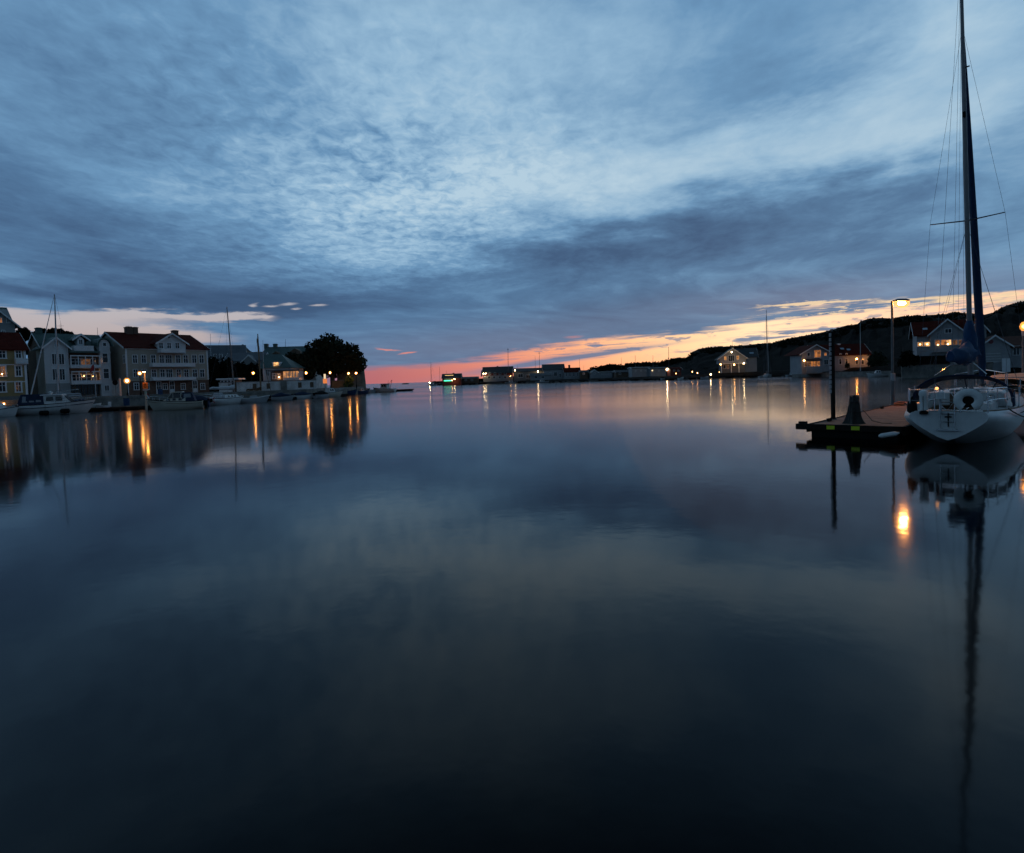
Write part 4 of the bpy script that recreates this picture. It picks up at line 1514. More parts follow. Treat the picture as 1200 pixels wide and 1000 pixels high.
# dinghies right of the motor yacht
for (pa, pb, Da, lab, mtl) in (((127, 471, 0), (113, 471, 0), 74, 'small grey dinghy with outboard behind the bow of the motor yacht', GEL_GREY),
                               ((127.5, 470, 0), (112, 470, 0), 78, 'little white rowing boat nearer the quay wall, left of the blue drum', GEL)):
    e, L = boat_root('dinghy', lab, 'dinghy', at(pa[0], Da, 0), at(pb[0], Da - 1.5, 0), 'dinghies by the jetty')
    rg = hull_rings(L, 1.4, .55, .75, 1.2, -.05)
    hull_obj(rg, e, mtl)
    m = MB().loft([[Vector(r[0]) * 1.0 + Vector((0, -.12, -.22)), Vector(r[-1]) + Vector((0, .12, -.22))] for r in rg[:-2]], False); m.build('floor', DECK, e)
    m = MB(); m.box(L * .3, L * .4, -.6, .6, .42, .47); m.box(L * .6, L * .7, -.5, .5, .45, .5); m.build('thwart', TEAK, e)
    m = MB(); m.cbox(-.35, -.05, -.14, .14, .6, 1.05, .06); m.tube([(-.2, 0, .6), (-.25, 0, -.3)], .06, 6); m.build('outboard', GEL_GREY if mtl is GEL else GEL, e)

# --- cream cabin cruiser
e, L = boat_root('cabin_cruiser', 'cream cabin cruiser moored bow left beside the orange notice board', 'cabin cruiser', at(238.5, 70.6, 0), at(172.5, 68.4, 0))
rg = hull_rings(L, 2.6, .95, 1.3, 2.3, -.1)
hull_obj(rg, e, GEL_CREAM); deck_obj(rg, e, GEL_CREAM)
m = MB()
for s in (1, -1):
    m.tube([sheer(rg, t, s) + Vector((0, s * .015, -.22)) for t in (0, .2, .4, .6, .8, .97)], .03, 4)
m.build('hull_stripe', TEAK, e)
cabin_obj(e, L * .30, L * .74, .98, .66, .98, 1.42, .7, .0, GEL_CREAM)
side_panes(e, L * .34, L * .66, .96, .76, 1.1, 1.34, 3, GLASS, 'window', .12, .12)
cabin_obj(e, L * .37, L * .63, .88, .74, 1.42, 2.02, .55, .1, GLASS, 'windscreen', .16)
m = MB()
for s in (-1, 1):
    for t, ww in ((.38, .86), (.52, .78), (.62, .74)):
        m.tube([(L * t, s * (ww + .02), 1.42), (L * t - (.5 if t > .6 else 0), s * (ww - .12), 2.04)], .03, 5)
m.build('screen_frame', GEL_CREAM, e)
m = MB(); m.cbox(L * .35, L * .57, -.86, .86, 2.03, 2.13, .04); m.build('hard_top', GEL_CREAM, e)
m = MB(); cv = cabin_obj(e, L * .13, L * .36, .95, .9, .98, 2.02, .05, .35, NAVY, 'canopy', .15)
side_panes(cv, L * .19, L * .34, .93, .9, 1.4, 1.85, 1, mat('clear_vinyl', (.22, .24, .27), .12, .15, 1), 'canopy_window', .05, .12)
rail_obj(e, [sheer(rg, t, -1) for t in (.6, .75, .88)] + [sheer(rg, .985, -1)] + [sheer(rg, t, 1) for t in (.88, .75, .6)], .42)
m = MB(); m.cbox(-.5, -.03, -.3, .3, .35, 1.0, .1); m.cbox(-.45, -.1, -.12, .12, -.4, .34, .05); m.build('outboard', BLACK, e)
fe = at(172.6, 68.3, 1.2)
f = empty('bow_flag', 'small red and white flag on the bow of the cream cruiser', 'flag', fe)
MB().tube([(0, 0, 0), (0, 0, .95)], .015, 5).build('staff', MASTWHITE, f)
m = MB().loft([[(.02 + .26 * s_, .03 * math.sin(6 * s_), .9 - .25 * s_ - t) for s_ in (0, .33, .66, 1)] for t in (0, .24)], False); m.build('red_half', REDCLOTH, f)
m = MB().loft([[(.02 + .24 * s_, .03 * math.sin(6 * s_), .65 - .25 * s_ - t) for s_ in (0, .33, .66, 1)] for t in (0, .24)], False); m.build('white_half', WHITE, f)

# --- sailing boat with lifebuoy on its stern, boom over the cockpit
e, L = boat_root('sailing_yacht', 'white sailing boat with tall leaning mast and ring buoy on its stern', 'sailboat', at(243.5, 83, 0), at(287, 89, 0))
rg = hull_rings(L, 2.5, .95, 1.2, 1.8, .05, True)
hull_obj(rg, e, GEL); deck_obj(rg, e, DECK)
cabin_obj(e, L * .35, L * .8, .8, .55, .95, 1.4, .5, .05, GEL)
side_panes(e, L * .42, L * .7, .8, .62, 1.08, 1.28, 3, GLASS, 'window', .15)
mp_ = at(278.4, 87.0, 1.3)
mx_ = (mp_ - e.location).xy.length
tz = pt(267, 360, 87).z
rig(e, mx_, 1.35, tz, .085, 4.3, 2.15, .62, MASTWHITE, None, (.5,), .7, chain=(mx_, 1.1, 1.1), stern=(0, 0, 1.0), mastm=ALU)
cv = cabin_obj(e, L * .2, L * .36, .75, .7, 1.0, 1.75, .3, .25, GEL_GREY, 'sprayhood', .2)
rail_obj(e, [sheer(rg, .25, 1), sheer(rg, .1, 1), sheer(rg, .0, 1), sheer(rg, .0, -1), sheer(rg, .1, -1), sheer(rg, .25, -1)], .6, mid=True)
p = at(248, 82.4, .72)
f = empty('ring_buoy', 'white ring buoy hung on the stern of the sailing boat with leaning mast', 'life ring', p, 0.3)
m = MB()
rings = []
for i in range(18):
    a = 2 * math.pi * i / 18
    rings.append([((.34 + .10 * math.cos(b_)) * math.cos(a) * 1.25, .10 * math.sin(b_), (.34 + .10 * math.cos(b_)) * math.sin(a)) for b_ in (2 * math.pi * j / 8 for j in range(8))])
m.loft(rings + [rings[0]], True); m.build('ring', WHITE, f, True)
m = MB()
for i in range(4):
    a = math.pi / 4 + i * math.pi / 2
    m.tube([((.24) * math.cos(a) * 1.25, -.01, .24 * math.sin(a)), (.455 * math.cos(a) * 1.25, -.01, .455 * math.sin(a))], .115, 8)
m.build('band', REDCLOTH, f)
# second stay to the right of the mast belongs to a boat behind
e, L = boat_root('folkboat', 'low dark decked sailing boat with pale sheer line right of the leaning mast', 'sailboat', at(279.5, 88, 0), at(317, 90, 0))
rg = hull_rings(L, 1.9, .75, 1.05, 1.1, .05, True)
hull_obj(rg, e, GEL_GREY); deck_obj(rg, e, TEAK)
m = MB()
for s in (1, -1):
    m.tube([sheer(rg, t, s) + Vector((0, s * .02, 0.02)) for t in (0, .15, .3, .45, .6, .75, .9, .99)], .06, 5)
m.build('sheer_strake', GEL, e)
cabin_obj(e, L * .35, L * .62, .6, .5, .75, 1.1, .2, .1, GEL_GREY)
m = MB(); m.tube([(L * .62, 0, 1.0), (L * .12, 0, 1.3)], .06, 6); m.build('boom', TEAK, e)

# old brown ship mast, flagpoles and thin masts over the roofs
def thin_mast(px0, pyb, px1, pyt, D, r, label, material=WIRE, yard=None, name='boat_mast', cat='mast', z0=None, group=None):
    b_ = pt(px0, pyb, D)
    t = pt(px1, pyt, D)
    if z0 is not None:
        b_.z = z0
    e = empty(name, label, cat, b_, 0, group)
    d = t - b_
    MB().tube([(0, 0, 0), d * .6, d], [r, r * .85, r * .5], 6).build('spar', material, e)
    if yard:
        m = MB()
        for s, w in yard:
            m.tube([d * s + Vector((-w, 0, 0)), d * s + Vector((w, 0, 0))], r * .5, 5)
        m.build('crosstree', material, e)
    return e


# gaff boat: brown wooden mast
e, L = boat_root('wooden_gaff_boat', 'old wooden boat with thick brown mast moored at the quay wall', 'sailboat', at(292, 100, 0), at(318, 104, 0))
rg = hull_rings(L, 2.2, .8, 1.2, 1.3, .05, True)
hull_obj(rg, e, mat('tarred_hull', (.05, .03, .02), .5, .2, 2)); deck_obj(rg, e, TEAK)
cabin_obj(e, L * .25, L * .5, .7, .6, .8, 1.25, .1, .1, TEAK)
mp_ = at(305, 102.3, 1); mx_ = (mp_ - e.location).xy.length
tz = pt(301, 391.5, 102).z
rig(e, mx_, .9, tz, .13, 3.0, 1.7, .15, mat('brown_sail', (.10, .045, .02), .85, .25, 3), (L * 1.02, 1.3, .8, .05, TEAK), (.72,), .4, mastm=TEAK, chain=(mx_, .95, 1.0), stern=(0, 0, .8))
MB().tube([(mx_ - .1, 0, tz * .62), (mx_ - .35, 0, tz * .93)], .08, 6).build('gaff', TEAK, e)

thin_mast(247.5, 440, 246.5, 391.5, 140, .06, 'thin white flagpole rising right of the red roofed beige house', MASTWHITE, name='flagpole', cat='flagpole', z0=2)
thin_mast(309, 446, 308, 399, 120, .055, 'slim white flagpole beside the restaurant gable', MASTWHITE, name='flagpole', cat='flagpole', z0=QZ)
thin_mast(114.5, 393, 114, 384, 130, .06, 'short aerial pole on the skyline above the arched wing', WIRE, name='aerial_pole', cat='aerial', z0=8)
thin_mast(71, 392, 70.5, 380, 136, .05, 'aerial pole with crossbars on the skyline by the leaning jib', WIRE, ((.96, .8), (.8, .5)), name='aerial_pole', cat='aerial', z0=8)
thin_mast(334.5, 407, 334.5, 397.5, 152, .05, 'thin aerial on the green hip roof', WIRE, name='aerial_pole', cat='aerial')

# boats under covers along the second jetty
spots = [((318, 96, 345, 97.2), GEL_GREY, NAVY, 'grey open boat with dark cover at the near end of the second jetty'),
         ((344, 104, 368, 107), GEL, NAVY, 'white motorboat with dark canopy left of the cruiser by the second jetty'),
         ((369, 106, 386, 110), GEL_GREY, BLACK, 'grey motorboat with black cover beside the cream stern of the cruiser')]
for (xa, Da, xb, Db), mh, mc, lab in spots:
    e, L = boat_root('covered_motorboat', lab, 'motorboat', at(xa, Da, 0), at(xb, Db, 0), 'covered motorboats')
    rg = hull_rings(L, 1.7, .7, .95, 1.5, -.05)
    hull_obj(rg, e, mh); deck_obj(rg, e, DECK)
    m = MB()
    m.loft([[(L * t, w * math.cos(a), .72 + hh * math.sin(a)) for a in (math.pi * j / 8 for j in range(9))] for t, w, hh in ((.04, .7, .25), (.2, .76, .45), (.45, .76, .7), (.6, .72, .45), (.8, .45, .28), (.9, .2, .15))], False)
    m.build('cover', mc, e, True)
    m = MB(); m.cbox(-.35, -.03, -.16, .16, .5, 1.0, .07); m.build('outboard', BLACK, e)
e, L = boat_root('stern_cruiser', 'cream motor cruiser with low wheelhouse at the far end of the covered boats', 'motorboat', at(371, 112, 0), at(402, 117, 0))
rg = hull_rings(L, 2.1, .85, 1.2, 1.8, -.05)
hull_obj(rg, e, GEL_CREAM); deck_obj(rg, e, DECK)
cabin_obj(e, L * .4, L * .66, .75, .6, .9, 1.75, .5, .05, GEL)
side_panes(e, L * .42, L * .58, .74, .66, 1.2, 1.6, 2)
rail_obj(e, [sheer(rg, t, -1) for t in (.6, .8, .97)] + [sheer(rg, t, 1) for t in (.97, .8, .6)], .4)
MB().tube([(L * .5, 0, 1.75), (L * .5, 0, 2.5)], .025, 5).build('light_mast', MASTWHITE, e)
for (xa, Da, xb, Db), mh, mc, lab in (((246, 78.5, 208, 77.5), BLUEHULL, NAVY, 'dark blue boat with navy cover between the cream cruiser and the quay'),
                                  ((300, 101, 330, 104), GEL, GEL_GREY, 'white motorboat with pale cover lying at the quay under the harbour wall'),
                                  ((78, 76, 120, 77.5), GEL, NAVY, 'white motorboat with navy cover behind the bow rail of the motor yacht')):
    e, L = boat_root('covered_motorboat', lab, 'motorboat', at(xa, Da, 0), at(xb, Db, 0), 'covered motorboats')
    rg = hull_rings(L, 1.8, .75, 1.0, 1.6, -.05)
    hull_obj(rg, e, mh); deck_obj(rg, e, DECK)
    m = MB()
    m.loft([[(L * t, w * math.cos(a), .76 + hh * math.sin(a)) for a in (math.pi * j / 8 for j in range(9))] for t, w, hh in ((.04, .72, .3), (.2, .8, .7), (.45, .8, .85), (.6, .74, .5), (.8, .45, .28), (.9, .2, .15))], False)
    m.build('cover', mc, e, True)
    MB().cbox(-.35, -.03, -.16, .16, .5, 1.0, .07).build('outboard', BLACK, e)
# boats off the point
e, L = boat_root('blue_launch', 'blue decked launch between the cruiser and the point', 'motorboat', at(396, 130, 0), at(419, 131.5, 0))
rg = hull_rings(L, 1.9, .8, 1.2, 1.5, 0); hull_obj(rg, e, BLUE); deck_obj(rg, e, GEL_GREY)
cabin_obj(e, L * .3, L * .55, .7, .55, .85, 1.5, .3, .1, BLUE); side_panes(e, L * .32, L * .5, .7, .6, 1.1, 1.4, 2)
for (xa, xb, D_, lab, mh) in ((417, 433, 142, 'dark blue rowing launch moored under the bastion', BLUEHULL), (424, 441, 147, 'pale motorboat moored just right of the bastion foot', GEL_GREY)):
    e, L = boat_root('moored_launch', lab, 'motorboat', at(xa, D_, 0), at(xb, D_ + 2, 0), 'launches under the bastion')
    rg = hull_rings(L, 1.6, .65, .95, 1.3, -.05); hull_obj(rg, e, mh); deck_obj(rg, e, DECK)
    cabin_obj(e, L * .35, L * .6, .6, .5, .68, 1.3, .3, .1, GEL); side_panes(e, L * .38, L * .55, .6, .52, .9, 1.2, 1)
e, L = boat_root('fishing_boat', 'white fishing boat with dark wheelhouse and raised derrick off the point', 'fishing boat', at(463, 152, 0), at(437.5, 154, 0))
rg = hull_rings(L, 2.2, .85, 1.3, 1.6, -.05); hull_obj(rg, e, GEL); deck_obj(rg, e, DECK)
cabin_obj(e, L * .30, L * .62, .8, .7, .9, 2.1, .3, .05, GEL); side_panes(e, L * .34, L * .56, .8, .72, 1.45, 1.95, 2)
m = MB(); m.cbox(L * .28, L * .6, -.85, .85, 2.1, 2.25, .05); m.build('wheelhouse_roof', BLACK, e)
MB().tube([(L * .22, 0, .9), (L * .12, 0, 3.2)], .06, 5).tube([(L * .12, 0, 3.2), (L * .24, 0, 2.4)], .04, 5).tube([(L * .3, 0, 2.2), (L * .3, 0, 3.0)], .04, 5).build('derrick', BLACK, e)
e, L = boat_root('small_workboat', 'small dark workboat tied to the inner end of the thin jetty', 'boat', at(449, 156, 0), at(461, 157, 0))
rg = hull_rings(L, 1.5, .55, .8, 1.2, -.05); hull_obj(rg, e, BLUEHULL); deck_obj(rg, e, DECK)
m = MB(); m.cbox(L * .1, L * .45, -.5, .5, .55, .95, .08); m.build('cover', BLACK, e)
# rocks at the waterline of the point
rk = MB()
rr = random.Random(3)
for i in range(26):
    t = i / 25
    c = at(428 + 26 * t + rr.uniform(-2, 2), 156 + rr.uniform(-3, 4), -.2)
    s = rr.uniform(.5, 1.2)
    pr = []
    rings = []
    for j in range(5):
        a = j / 4
        rings.append([(c.x + s * 1.4 * math.cos(b_) * (1 - a * .55) + rr.uniform(-.15, .15), c.y + s * math.sin(b_) * (1 - a * .55) + rr.uniform(-.15, .15), c.z + a * s * .75) for b_ in (2 * math.pi * q_ / 8 for q_ in range(8))])
    rk.loft(rings, True, True)
struct(rk.build('rocks', ROCK), 'stuff')

# ------------------------------------------------------------------ far shore and the ridge
SH = [(503, 362), (512, 352), (540, 328), (590, 328), (640, 296), (700, 292), (760, 250), (800, 226), (835, 236), (870, 250), (930, 222), (975, 190), (1017, 168), (1045, 152), (1070, 132), (1100, 121), (1150, 116), (1230, 112), (1330, 108)]
RIDGE = [(503, 448.4), (512, 447.0), (540, 446.0), (560, 444.5), (590, 441.5), (640, 439.5), (680, 436.0), (691, 433.5), (700, 431.0), (708, 428.2), (715, 426.8), (724, 428.0), (730, 429.5),
         (734, 427.5), (740, 426.2), (756, 424.9), (776, 424.8), (786, 421.5), (794, 419.2), (803, 419.8), (808, 417.2), (811, 412.5), (820, 408.8), (832, 407.2), (860, 405.5),
         (880, 404.0), (895, 402.4), (905, 402.0), (917, 399.0), (930, 395.8), (945, 393.2), (958, 391.0), (972, 387.6), (984, 384.0), (993, 381.2), (1004, 380.4), (1009, 376.5), (1018, 373.6), (1030, 372.4),
         (1044, 373.2), (1058, 370.6), (1085, 369.6), (1108, 368.2), (1118, 366.0), (1138, 367.6), (1152, 369.2), (1164, 366.4), (1174, 360.6), (1186, 356.0), (1205, 352.6), (1240, 347), (1290, 350), (1340, 360)]


def interp(tab, x):
    for (a, b_), (c, d) in zip(tab, tab[1:]):
        if x <= c:
            return b_ + (d - b_) * (x - a) / (c - a)
    return tab[-1][1]


def plat(px):
    return interp([(500, 1.2), (600, 1.4), (800, 1.5), (850, 2.2), (900, 2.4), (1000, 2.6), (1060, 3.0), (1090, 3.4), (1330, 3.4)], px)


rows = [[], [], [], [], [], [], []]
xs = sorted(set([p_[0] for p_ in RIDGE] + list(range(510, 1330, 14))))
rr = random.Random(21)
for px in xs:
    D0 = interp(SH, px)
    tall = min(1, max(0, (px - 690) / 120))
    Dr = D0 + 55 + 120 * tall
    zp = plat(px)
    top = pt(px, interp(RIDGE, px), Dr)
    zr = max(top.z, zp + .15)
    rows[0].append(at(px, D0, -.6))
    rows[1].append(at(px, D0 + 1.0, 0.75))
    rows[2].append(at(px, D0 + 8, zp))
    rows[3].append(at(px, D0 + 42, zp + .2))
    rows[4].append(at(px, D0 + 42 + (Dr - D0 - 42) * .5, zp + (zr - zp) * (.62 + rr.uniform(-.06, .06))))
    rows[5].append(top if zr == top.z else at(px, Dr, zr))
    rows[6].append(at(px, Dr + 60, zr * .5))
rows2 = rows[:6]


def ridge_mesh():
    m = MB()
    r2 = random.Random(4)
    out = []
    for i, (a, b_) in enumerate(zip(rows, rows[1:])):
        ns = (1, 2, 4, 7, 6, 3)[i]
        for s in range(ns):
            out.append(([p.lerp(q_, s / ns) for p, q_ in zip(a, b_)], i + s / ns))
    out.append((rows[-1], 6))
    jag = []
    for r_, lev in out:
        o = []
        for j, p in enumerate(r_):
            q_ = p.copy()
            if 2.9 < lev < 5:
                q_ += Vector((r2.uniform(-.8, .8), r2.uniform(-.8, .8), r2.uniform(-.9, .7) * min(1, (lev - 2.9))))
            elif lev == 5:
                q_.z += r2.uniform(-.12, .12)
            elif lev in (1, 2):
                q_ += Vector((r2.uniform(-.3, .3), r2.uniform(-.5, .5), r2.uniform(-.15, .1)))
            o.append(q_)
        jag.append(o)
    m.loft(jag, False)
    return struct(m.build('hill', HEATH))


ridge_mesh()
# juniper and heather scrub: one mass of leaf clumps on the slopes and along the crest
g = np.random.default_rng(11)
bl = []
for i in range(1500):
    px = g.uniform(690, 1240)
    D0 = interp(SH, px)
    tall = min(1, max(0, (px - 690) / 120))
    t = g.random() ** .6
    if i % 9 == 0:
        t = 1.0
    Dr = D0 + 55 + 120 * tall
    D = D0 + 44 + (Dr - D0 - 44) * t
    zp = plat(px)
    zr = pt(px, interp(RIDGE, px), Dr).z
    if zr < zp + 1.5:
        continue
    z = zp + (zr - zp) * (min(1, t * 1.24) * .62 if t < .5 else .62 + .38 * (t - .5) * 2)
    p = at(px, D, z)
    s = g.uniform(.5, 1.6) * (D / 250) * (.2 if t > .97 else (.38 if t > .8 else 1))
    bl.append((p.x, p.y, z + s * (.05 if t > .97 else .25), s * 1.5, s * 1.2, s * .75))
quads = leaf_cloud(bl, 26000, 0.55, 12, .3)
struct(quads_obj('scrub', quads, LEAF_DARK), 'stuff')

# thin row of rocks and reeds where the far land meets the water
rk = MB()
rr = random.Random(9)
for i in range(150):
    px = rr.uniform(506, 1060)
    D = interp(SH, px)
    c = at(px, D + rr.uniform(-1.0, 1.5), -.25)
    s = rr.uniform(.4, 1.2) * D / 260
    rings = []
    for j in range(4):
        a = j / 3
        rings.append([(c.x + s * 1.6 * math.cos(b_) * (1 - a * .6) + rr.uniform(-.15, .15), c.y + s * math.sin(b_) * (1 - a * .6), c.z + a * s * .8) for b_ in (2 * math.pi * q_ / 7 for q_ in range(7))])
    rk.loft(rings, True, True)
struct(rk.build('shore_rocks', ROCK), 'stuff')
# islet far out in the sound
c = at(475, 900, 0)
m = MB()
m.loft([[(c.x + 5.6 * k_ * math.cos(a) * (1 + .1 * math.sin(3 * a)), c.y + 9 * k_ * math.sin(a), z) for a in (2 * math.pi * i / 18 for i in range(18))] for k_, z in ((1.05, -1), (1, .4), (.8, 1.2), (.55, 1.5), (.15, 1.7))], True, True)
struct(m.build('islet', ROCK))

TH0 = 0.0


def shed(name, label, cat, px0, px1, pyr, pye, pyb, D, wallm, roofm, th=0.0, depth=8, wins=(), lamps=(), group=None, gable_side=False, winm=GLASS, lower=None, chim=(), wh=2.4):
    """far building: ridge, eave and base given by photo rows"""
    zb = plat(px0) - .3
    h = House(name, label, cat, px0, D, zb, th, group)
    x1, _ = h.hit((px0 + px1) / 2, pye)
    x1 = h.hit(px1, pye)[0]
    ze = h.hit((px0 + px1) / 2, pye)[1]
    xm = (px0 + px1) / 2
    if gable_side:
        zr = h.hit(xm, pyr)[1]
        h.walls(0, x1, 0, depth, -1, ze, zr - .1, wallm, axis='y')
        rf = h.gable_roof(0, x1, 0, depth + .4, ze, zr, roofm, axis='y', over=.5)
    else:
        zr = h.hit(xm, pyr, depth / 2)[1]
        h.walls(0, x1, 0, depth, -1, ze, zr - .1, wallm, axis='x')
        rf = h.gable_roof(0, x1, 0, depth, ze, zr, roofm, over=.4)
    if lower:
        m = MB(); m.box(.05, x1 - .05, -.08, -.004, -1, h.hit(xm, lower[0])[1]); h.part(m, 'lower_wall', lower[1])
    for w in wins:
        px, py, wp, hp = w[:4]
        h.pwin(px, py, wp, hp, pane=w[4] if len(w) > 4 else winm, nx=2, nz=1, c=.14, y=(-.09 if lower else 0))
    for px, py, r, mt in lamps:
        x_, z_ = h.hit(px, py, -.3)
        h.lamp(x_, -.8, z_, r * .68, mt, 1.6)
    for px, py, w in chim:
        x_, z_ = h.hit(px, py, depth / 2)
        h.chimney(x_, depth / 2, zr - .8, z_, w, BRICK, rf)
    return h, x1, ze, zr, rf


# floating cafe with the green strip
h, x1, ze, zr, rf = shed('harbour_cafe', 'small dark cafe with green neon strip at the tip of the far shore', 'cafe', 518.5, 540, 438.4, 443.0, 449.5, 322, RED_BOARD, DARK_ROOF, 0.0, 7,
                         lamps=((530.2, 445.8, .36, WARM), (533.0, 444.4, .50, PALE)), chim=((531.4, 437.2, .9),))
xa, za = h.hit(520.3, 446.9, -.4); xb, zb_ = h.hit(529.6, 446.0, -.4)
MB().box(xa, xb, -.5, -.3, za, zb_ + .12).build('neon_strip', GREEN_NEON, h.e)
xa, za = h.hit(521.5, 440.4, -.5); xb, zb_ = h.hit(531.3, 439.7, -.5)
MB().box(xa, xb, -.6, -.45, za, zb_).build('roof_light_strip', AMBER_STRIP, h.e)
for i in range(4):
    h.pwin(521.8 + i * 2.6, 444.4, 1.6, 1.6, pane=PANE_DIM, nx=1, nz=1)
shed('low_boathouse', 'long low dark boathouse between the neon cafe and the red house', 'boathouse', 541, 560, 442.0, 443.8, 448, 330, BROWN_BOARD, DARK_ROOF, 0, 6, wins=((546, 445.6, 2, 1.5), (553, 445.6, 2, 1.5)))
# red house with white ground floor
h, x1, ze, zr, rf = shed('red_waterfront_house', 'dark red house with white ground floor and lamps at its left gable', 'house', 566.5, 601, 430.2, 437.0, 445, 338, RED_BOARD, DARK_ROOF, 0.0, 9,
                         wins=((574, 438.2, 2.2, 2.2), (580, 438.2, 2.2, 2.2), (586, 438.2, 2.2, 2.2), (592, 438.2, 2.2, 2.2), (573, 442.4, 2.4, 2.6), (579, 442.4, 2.4, 2.6), (585.5, 442.4, 2.4, 2.6), (592, 442.4, 2.4, 2.6)),
                         lamps=((566.8, 438.0, .55, PALE), (569.4, 438.0, .55, PALE), (568.5, 441.4, .3, WARM_DIM), (598.2, 441.0, .36, WARM)), lower=(440.2, FAR_WHITE), chim=((583, 429.2, .9),))
m = MB()
xl, zl = h.hit(563.5, 439.6, 1.5)
m.prism([(0, -.3, ze), (0, 9.3, ze), (0, 4.5, zr - .3), ], (0, 0, 0), (xl, 0, -2.0)); m.build('lean_to_roof', DARK_ROOF, rf)
# long grey shed
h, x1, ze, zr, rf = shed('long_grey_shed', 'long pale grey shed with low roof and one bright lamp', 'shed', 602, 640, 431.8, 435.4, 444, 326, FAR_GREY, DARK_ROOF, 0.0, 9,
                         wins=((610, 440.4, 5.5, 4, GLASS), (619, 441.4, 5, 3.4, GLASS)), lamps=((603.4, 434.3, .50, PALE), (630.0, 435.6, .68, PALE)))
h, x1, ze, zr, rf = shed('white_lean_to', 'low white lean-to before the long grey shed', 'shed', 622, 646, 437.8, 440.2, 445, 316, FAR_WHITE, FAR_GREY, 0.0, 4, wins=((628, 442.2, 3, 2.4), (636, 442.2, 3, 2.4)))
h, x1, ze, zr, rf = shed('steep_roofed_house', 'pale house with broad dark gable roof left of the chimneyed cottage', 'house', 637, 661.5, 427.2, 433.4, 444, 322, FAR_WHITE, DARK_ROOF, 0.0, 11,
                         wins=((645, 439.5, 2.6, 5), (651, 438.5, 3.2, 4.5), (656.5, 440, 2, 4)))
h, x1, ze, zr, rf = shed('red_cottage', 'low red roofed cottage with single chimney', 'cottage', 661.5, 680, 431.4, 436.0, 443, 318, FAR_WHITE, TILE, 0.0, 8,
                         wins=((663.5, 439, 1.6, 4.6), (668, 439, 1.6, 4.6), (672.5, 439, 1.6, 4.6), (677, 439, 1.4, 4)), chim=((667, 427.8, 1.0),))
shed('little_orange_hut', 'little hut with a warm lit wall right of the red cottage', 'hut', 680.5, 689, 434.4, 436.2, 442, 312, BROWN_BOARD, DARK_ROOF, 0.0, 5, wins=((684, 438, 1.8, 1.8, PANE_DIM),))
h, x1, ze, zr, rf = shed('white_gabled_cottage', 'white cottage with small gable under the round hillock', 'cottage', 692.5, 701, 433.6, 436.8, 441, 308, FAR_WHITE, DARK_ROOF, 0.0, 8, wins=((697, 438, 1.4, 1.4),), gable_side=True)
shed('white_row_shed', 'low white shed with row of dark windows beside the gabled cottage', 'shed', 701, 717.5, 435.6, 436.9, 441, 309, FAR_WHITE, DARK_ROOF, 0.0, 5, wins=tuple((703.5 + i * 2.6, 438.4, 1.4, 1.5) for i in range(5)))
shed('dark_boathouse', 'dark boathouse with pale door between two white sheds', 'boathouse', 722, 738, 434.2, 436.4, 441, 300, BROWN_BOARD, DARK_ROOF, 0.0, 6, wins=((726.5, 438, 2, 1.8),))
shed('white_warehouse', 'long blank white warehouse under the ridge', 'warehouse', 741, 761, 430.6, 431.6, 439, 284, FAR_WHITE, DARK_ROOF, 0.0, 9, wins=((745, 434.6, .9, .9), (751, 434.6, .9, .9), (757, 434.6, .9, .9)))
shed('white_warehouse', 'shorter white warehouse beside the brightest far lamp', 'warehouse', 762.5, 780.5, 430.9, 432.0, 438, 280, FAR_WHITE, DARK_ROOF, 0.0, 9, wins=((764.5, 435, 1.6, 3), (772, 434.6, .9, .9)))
h, x1, ze, zr, rf = shed('red_boathouse', 'dark red boathouse just right of the brightest far lamp', 'boathouse', 786, 798, 430.8, 432.8, 438, 262, RED_BOARD, TILE, 0.0, 6, wins=((790, 434.4, 1.4, 1.2), (795, 434.4, 1.4, 1.2)))
for (px, py, D, lab, r, mt, nm) in ((781.6, 433.2, 266, 'brightest far shore lamp at the end of the white warehouse', .85, PALE, 'quay_floodlight'),
                                (792.2, 437.9, 236, 'small lamp low on the shore right of the brightest far lamp', .25, WARM, 'shore_lamp'),
                                (811.4, 435.8, 240, 'small lamp on the shore under the steep start of the ridge', .28, WARM, 'shore_lamp'),
                                (817.3, 437.2, 236, 'small lamp just right of and below its twin under the ridge', .30, WARM, 'shore_lamp'),
                                (832.8, 439.0, 236, 'white lamp close to the water left of the villa', .48, PALE, 'shore_lamp'),
                                (843.0, 436.3, 248, 'faint lamp low on the bank under the villa', .22, WARM, 'shore_lamp')):
    lantern(px, py, D, lab, z0=.6, r=r * .72, material=mt, group='lamps on the far shore', name=nm)

# boats along the far shore
def far_boat(px0, px1, D, label, mh, name='small_boat', cat='boat', mast=None, B=2.0, cab=True, group=None, top=None):
    e, L = boat_root(name, label, cat, at(px0, D, 0), at(px1, D + 1.5, 0), group)
    L = max(L, 2)
    rg = hull_rings(L, B, .8, 1.2, B * .8, -.05)
    hull_obj(rg, e, mh); deck_obj(rg, e, DECK)
    if cab:
        cabin_obj(e, L * .32, L * .62, B * .36, B * .28, .85, 1.7, .45, .1, GEL)
        side_panes(e, L * .35, L * .56, B * .36, B * .31, 1.15, 1.55, 2)
    if mast:
        tz = pt(mast[0], mast[1], D).z
        mx_ = L * .55
        rig(e, mx_, .9, tz, .09, L * .4, 1.8, 0, GEL_GREY, None, (.55,), .7, mastm=MASTWHITE if mast[2] else WIRE, chain=(mx_, B * .45, 1.0), stern=(0, 0, .9), wr=.02)
    return e


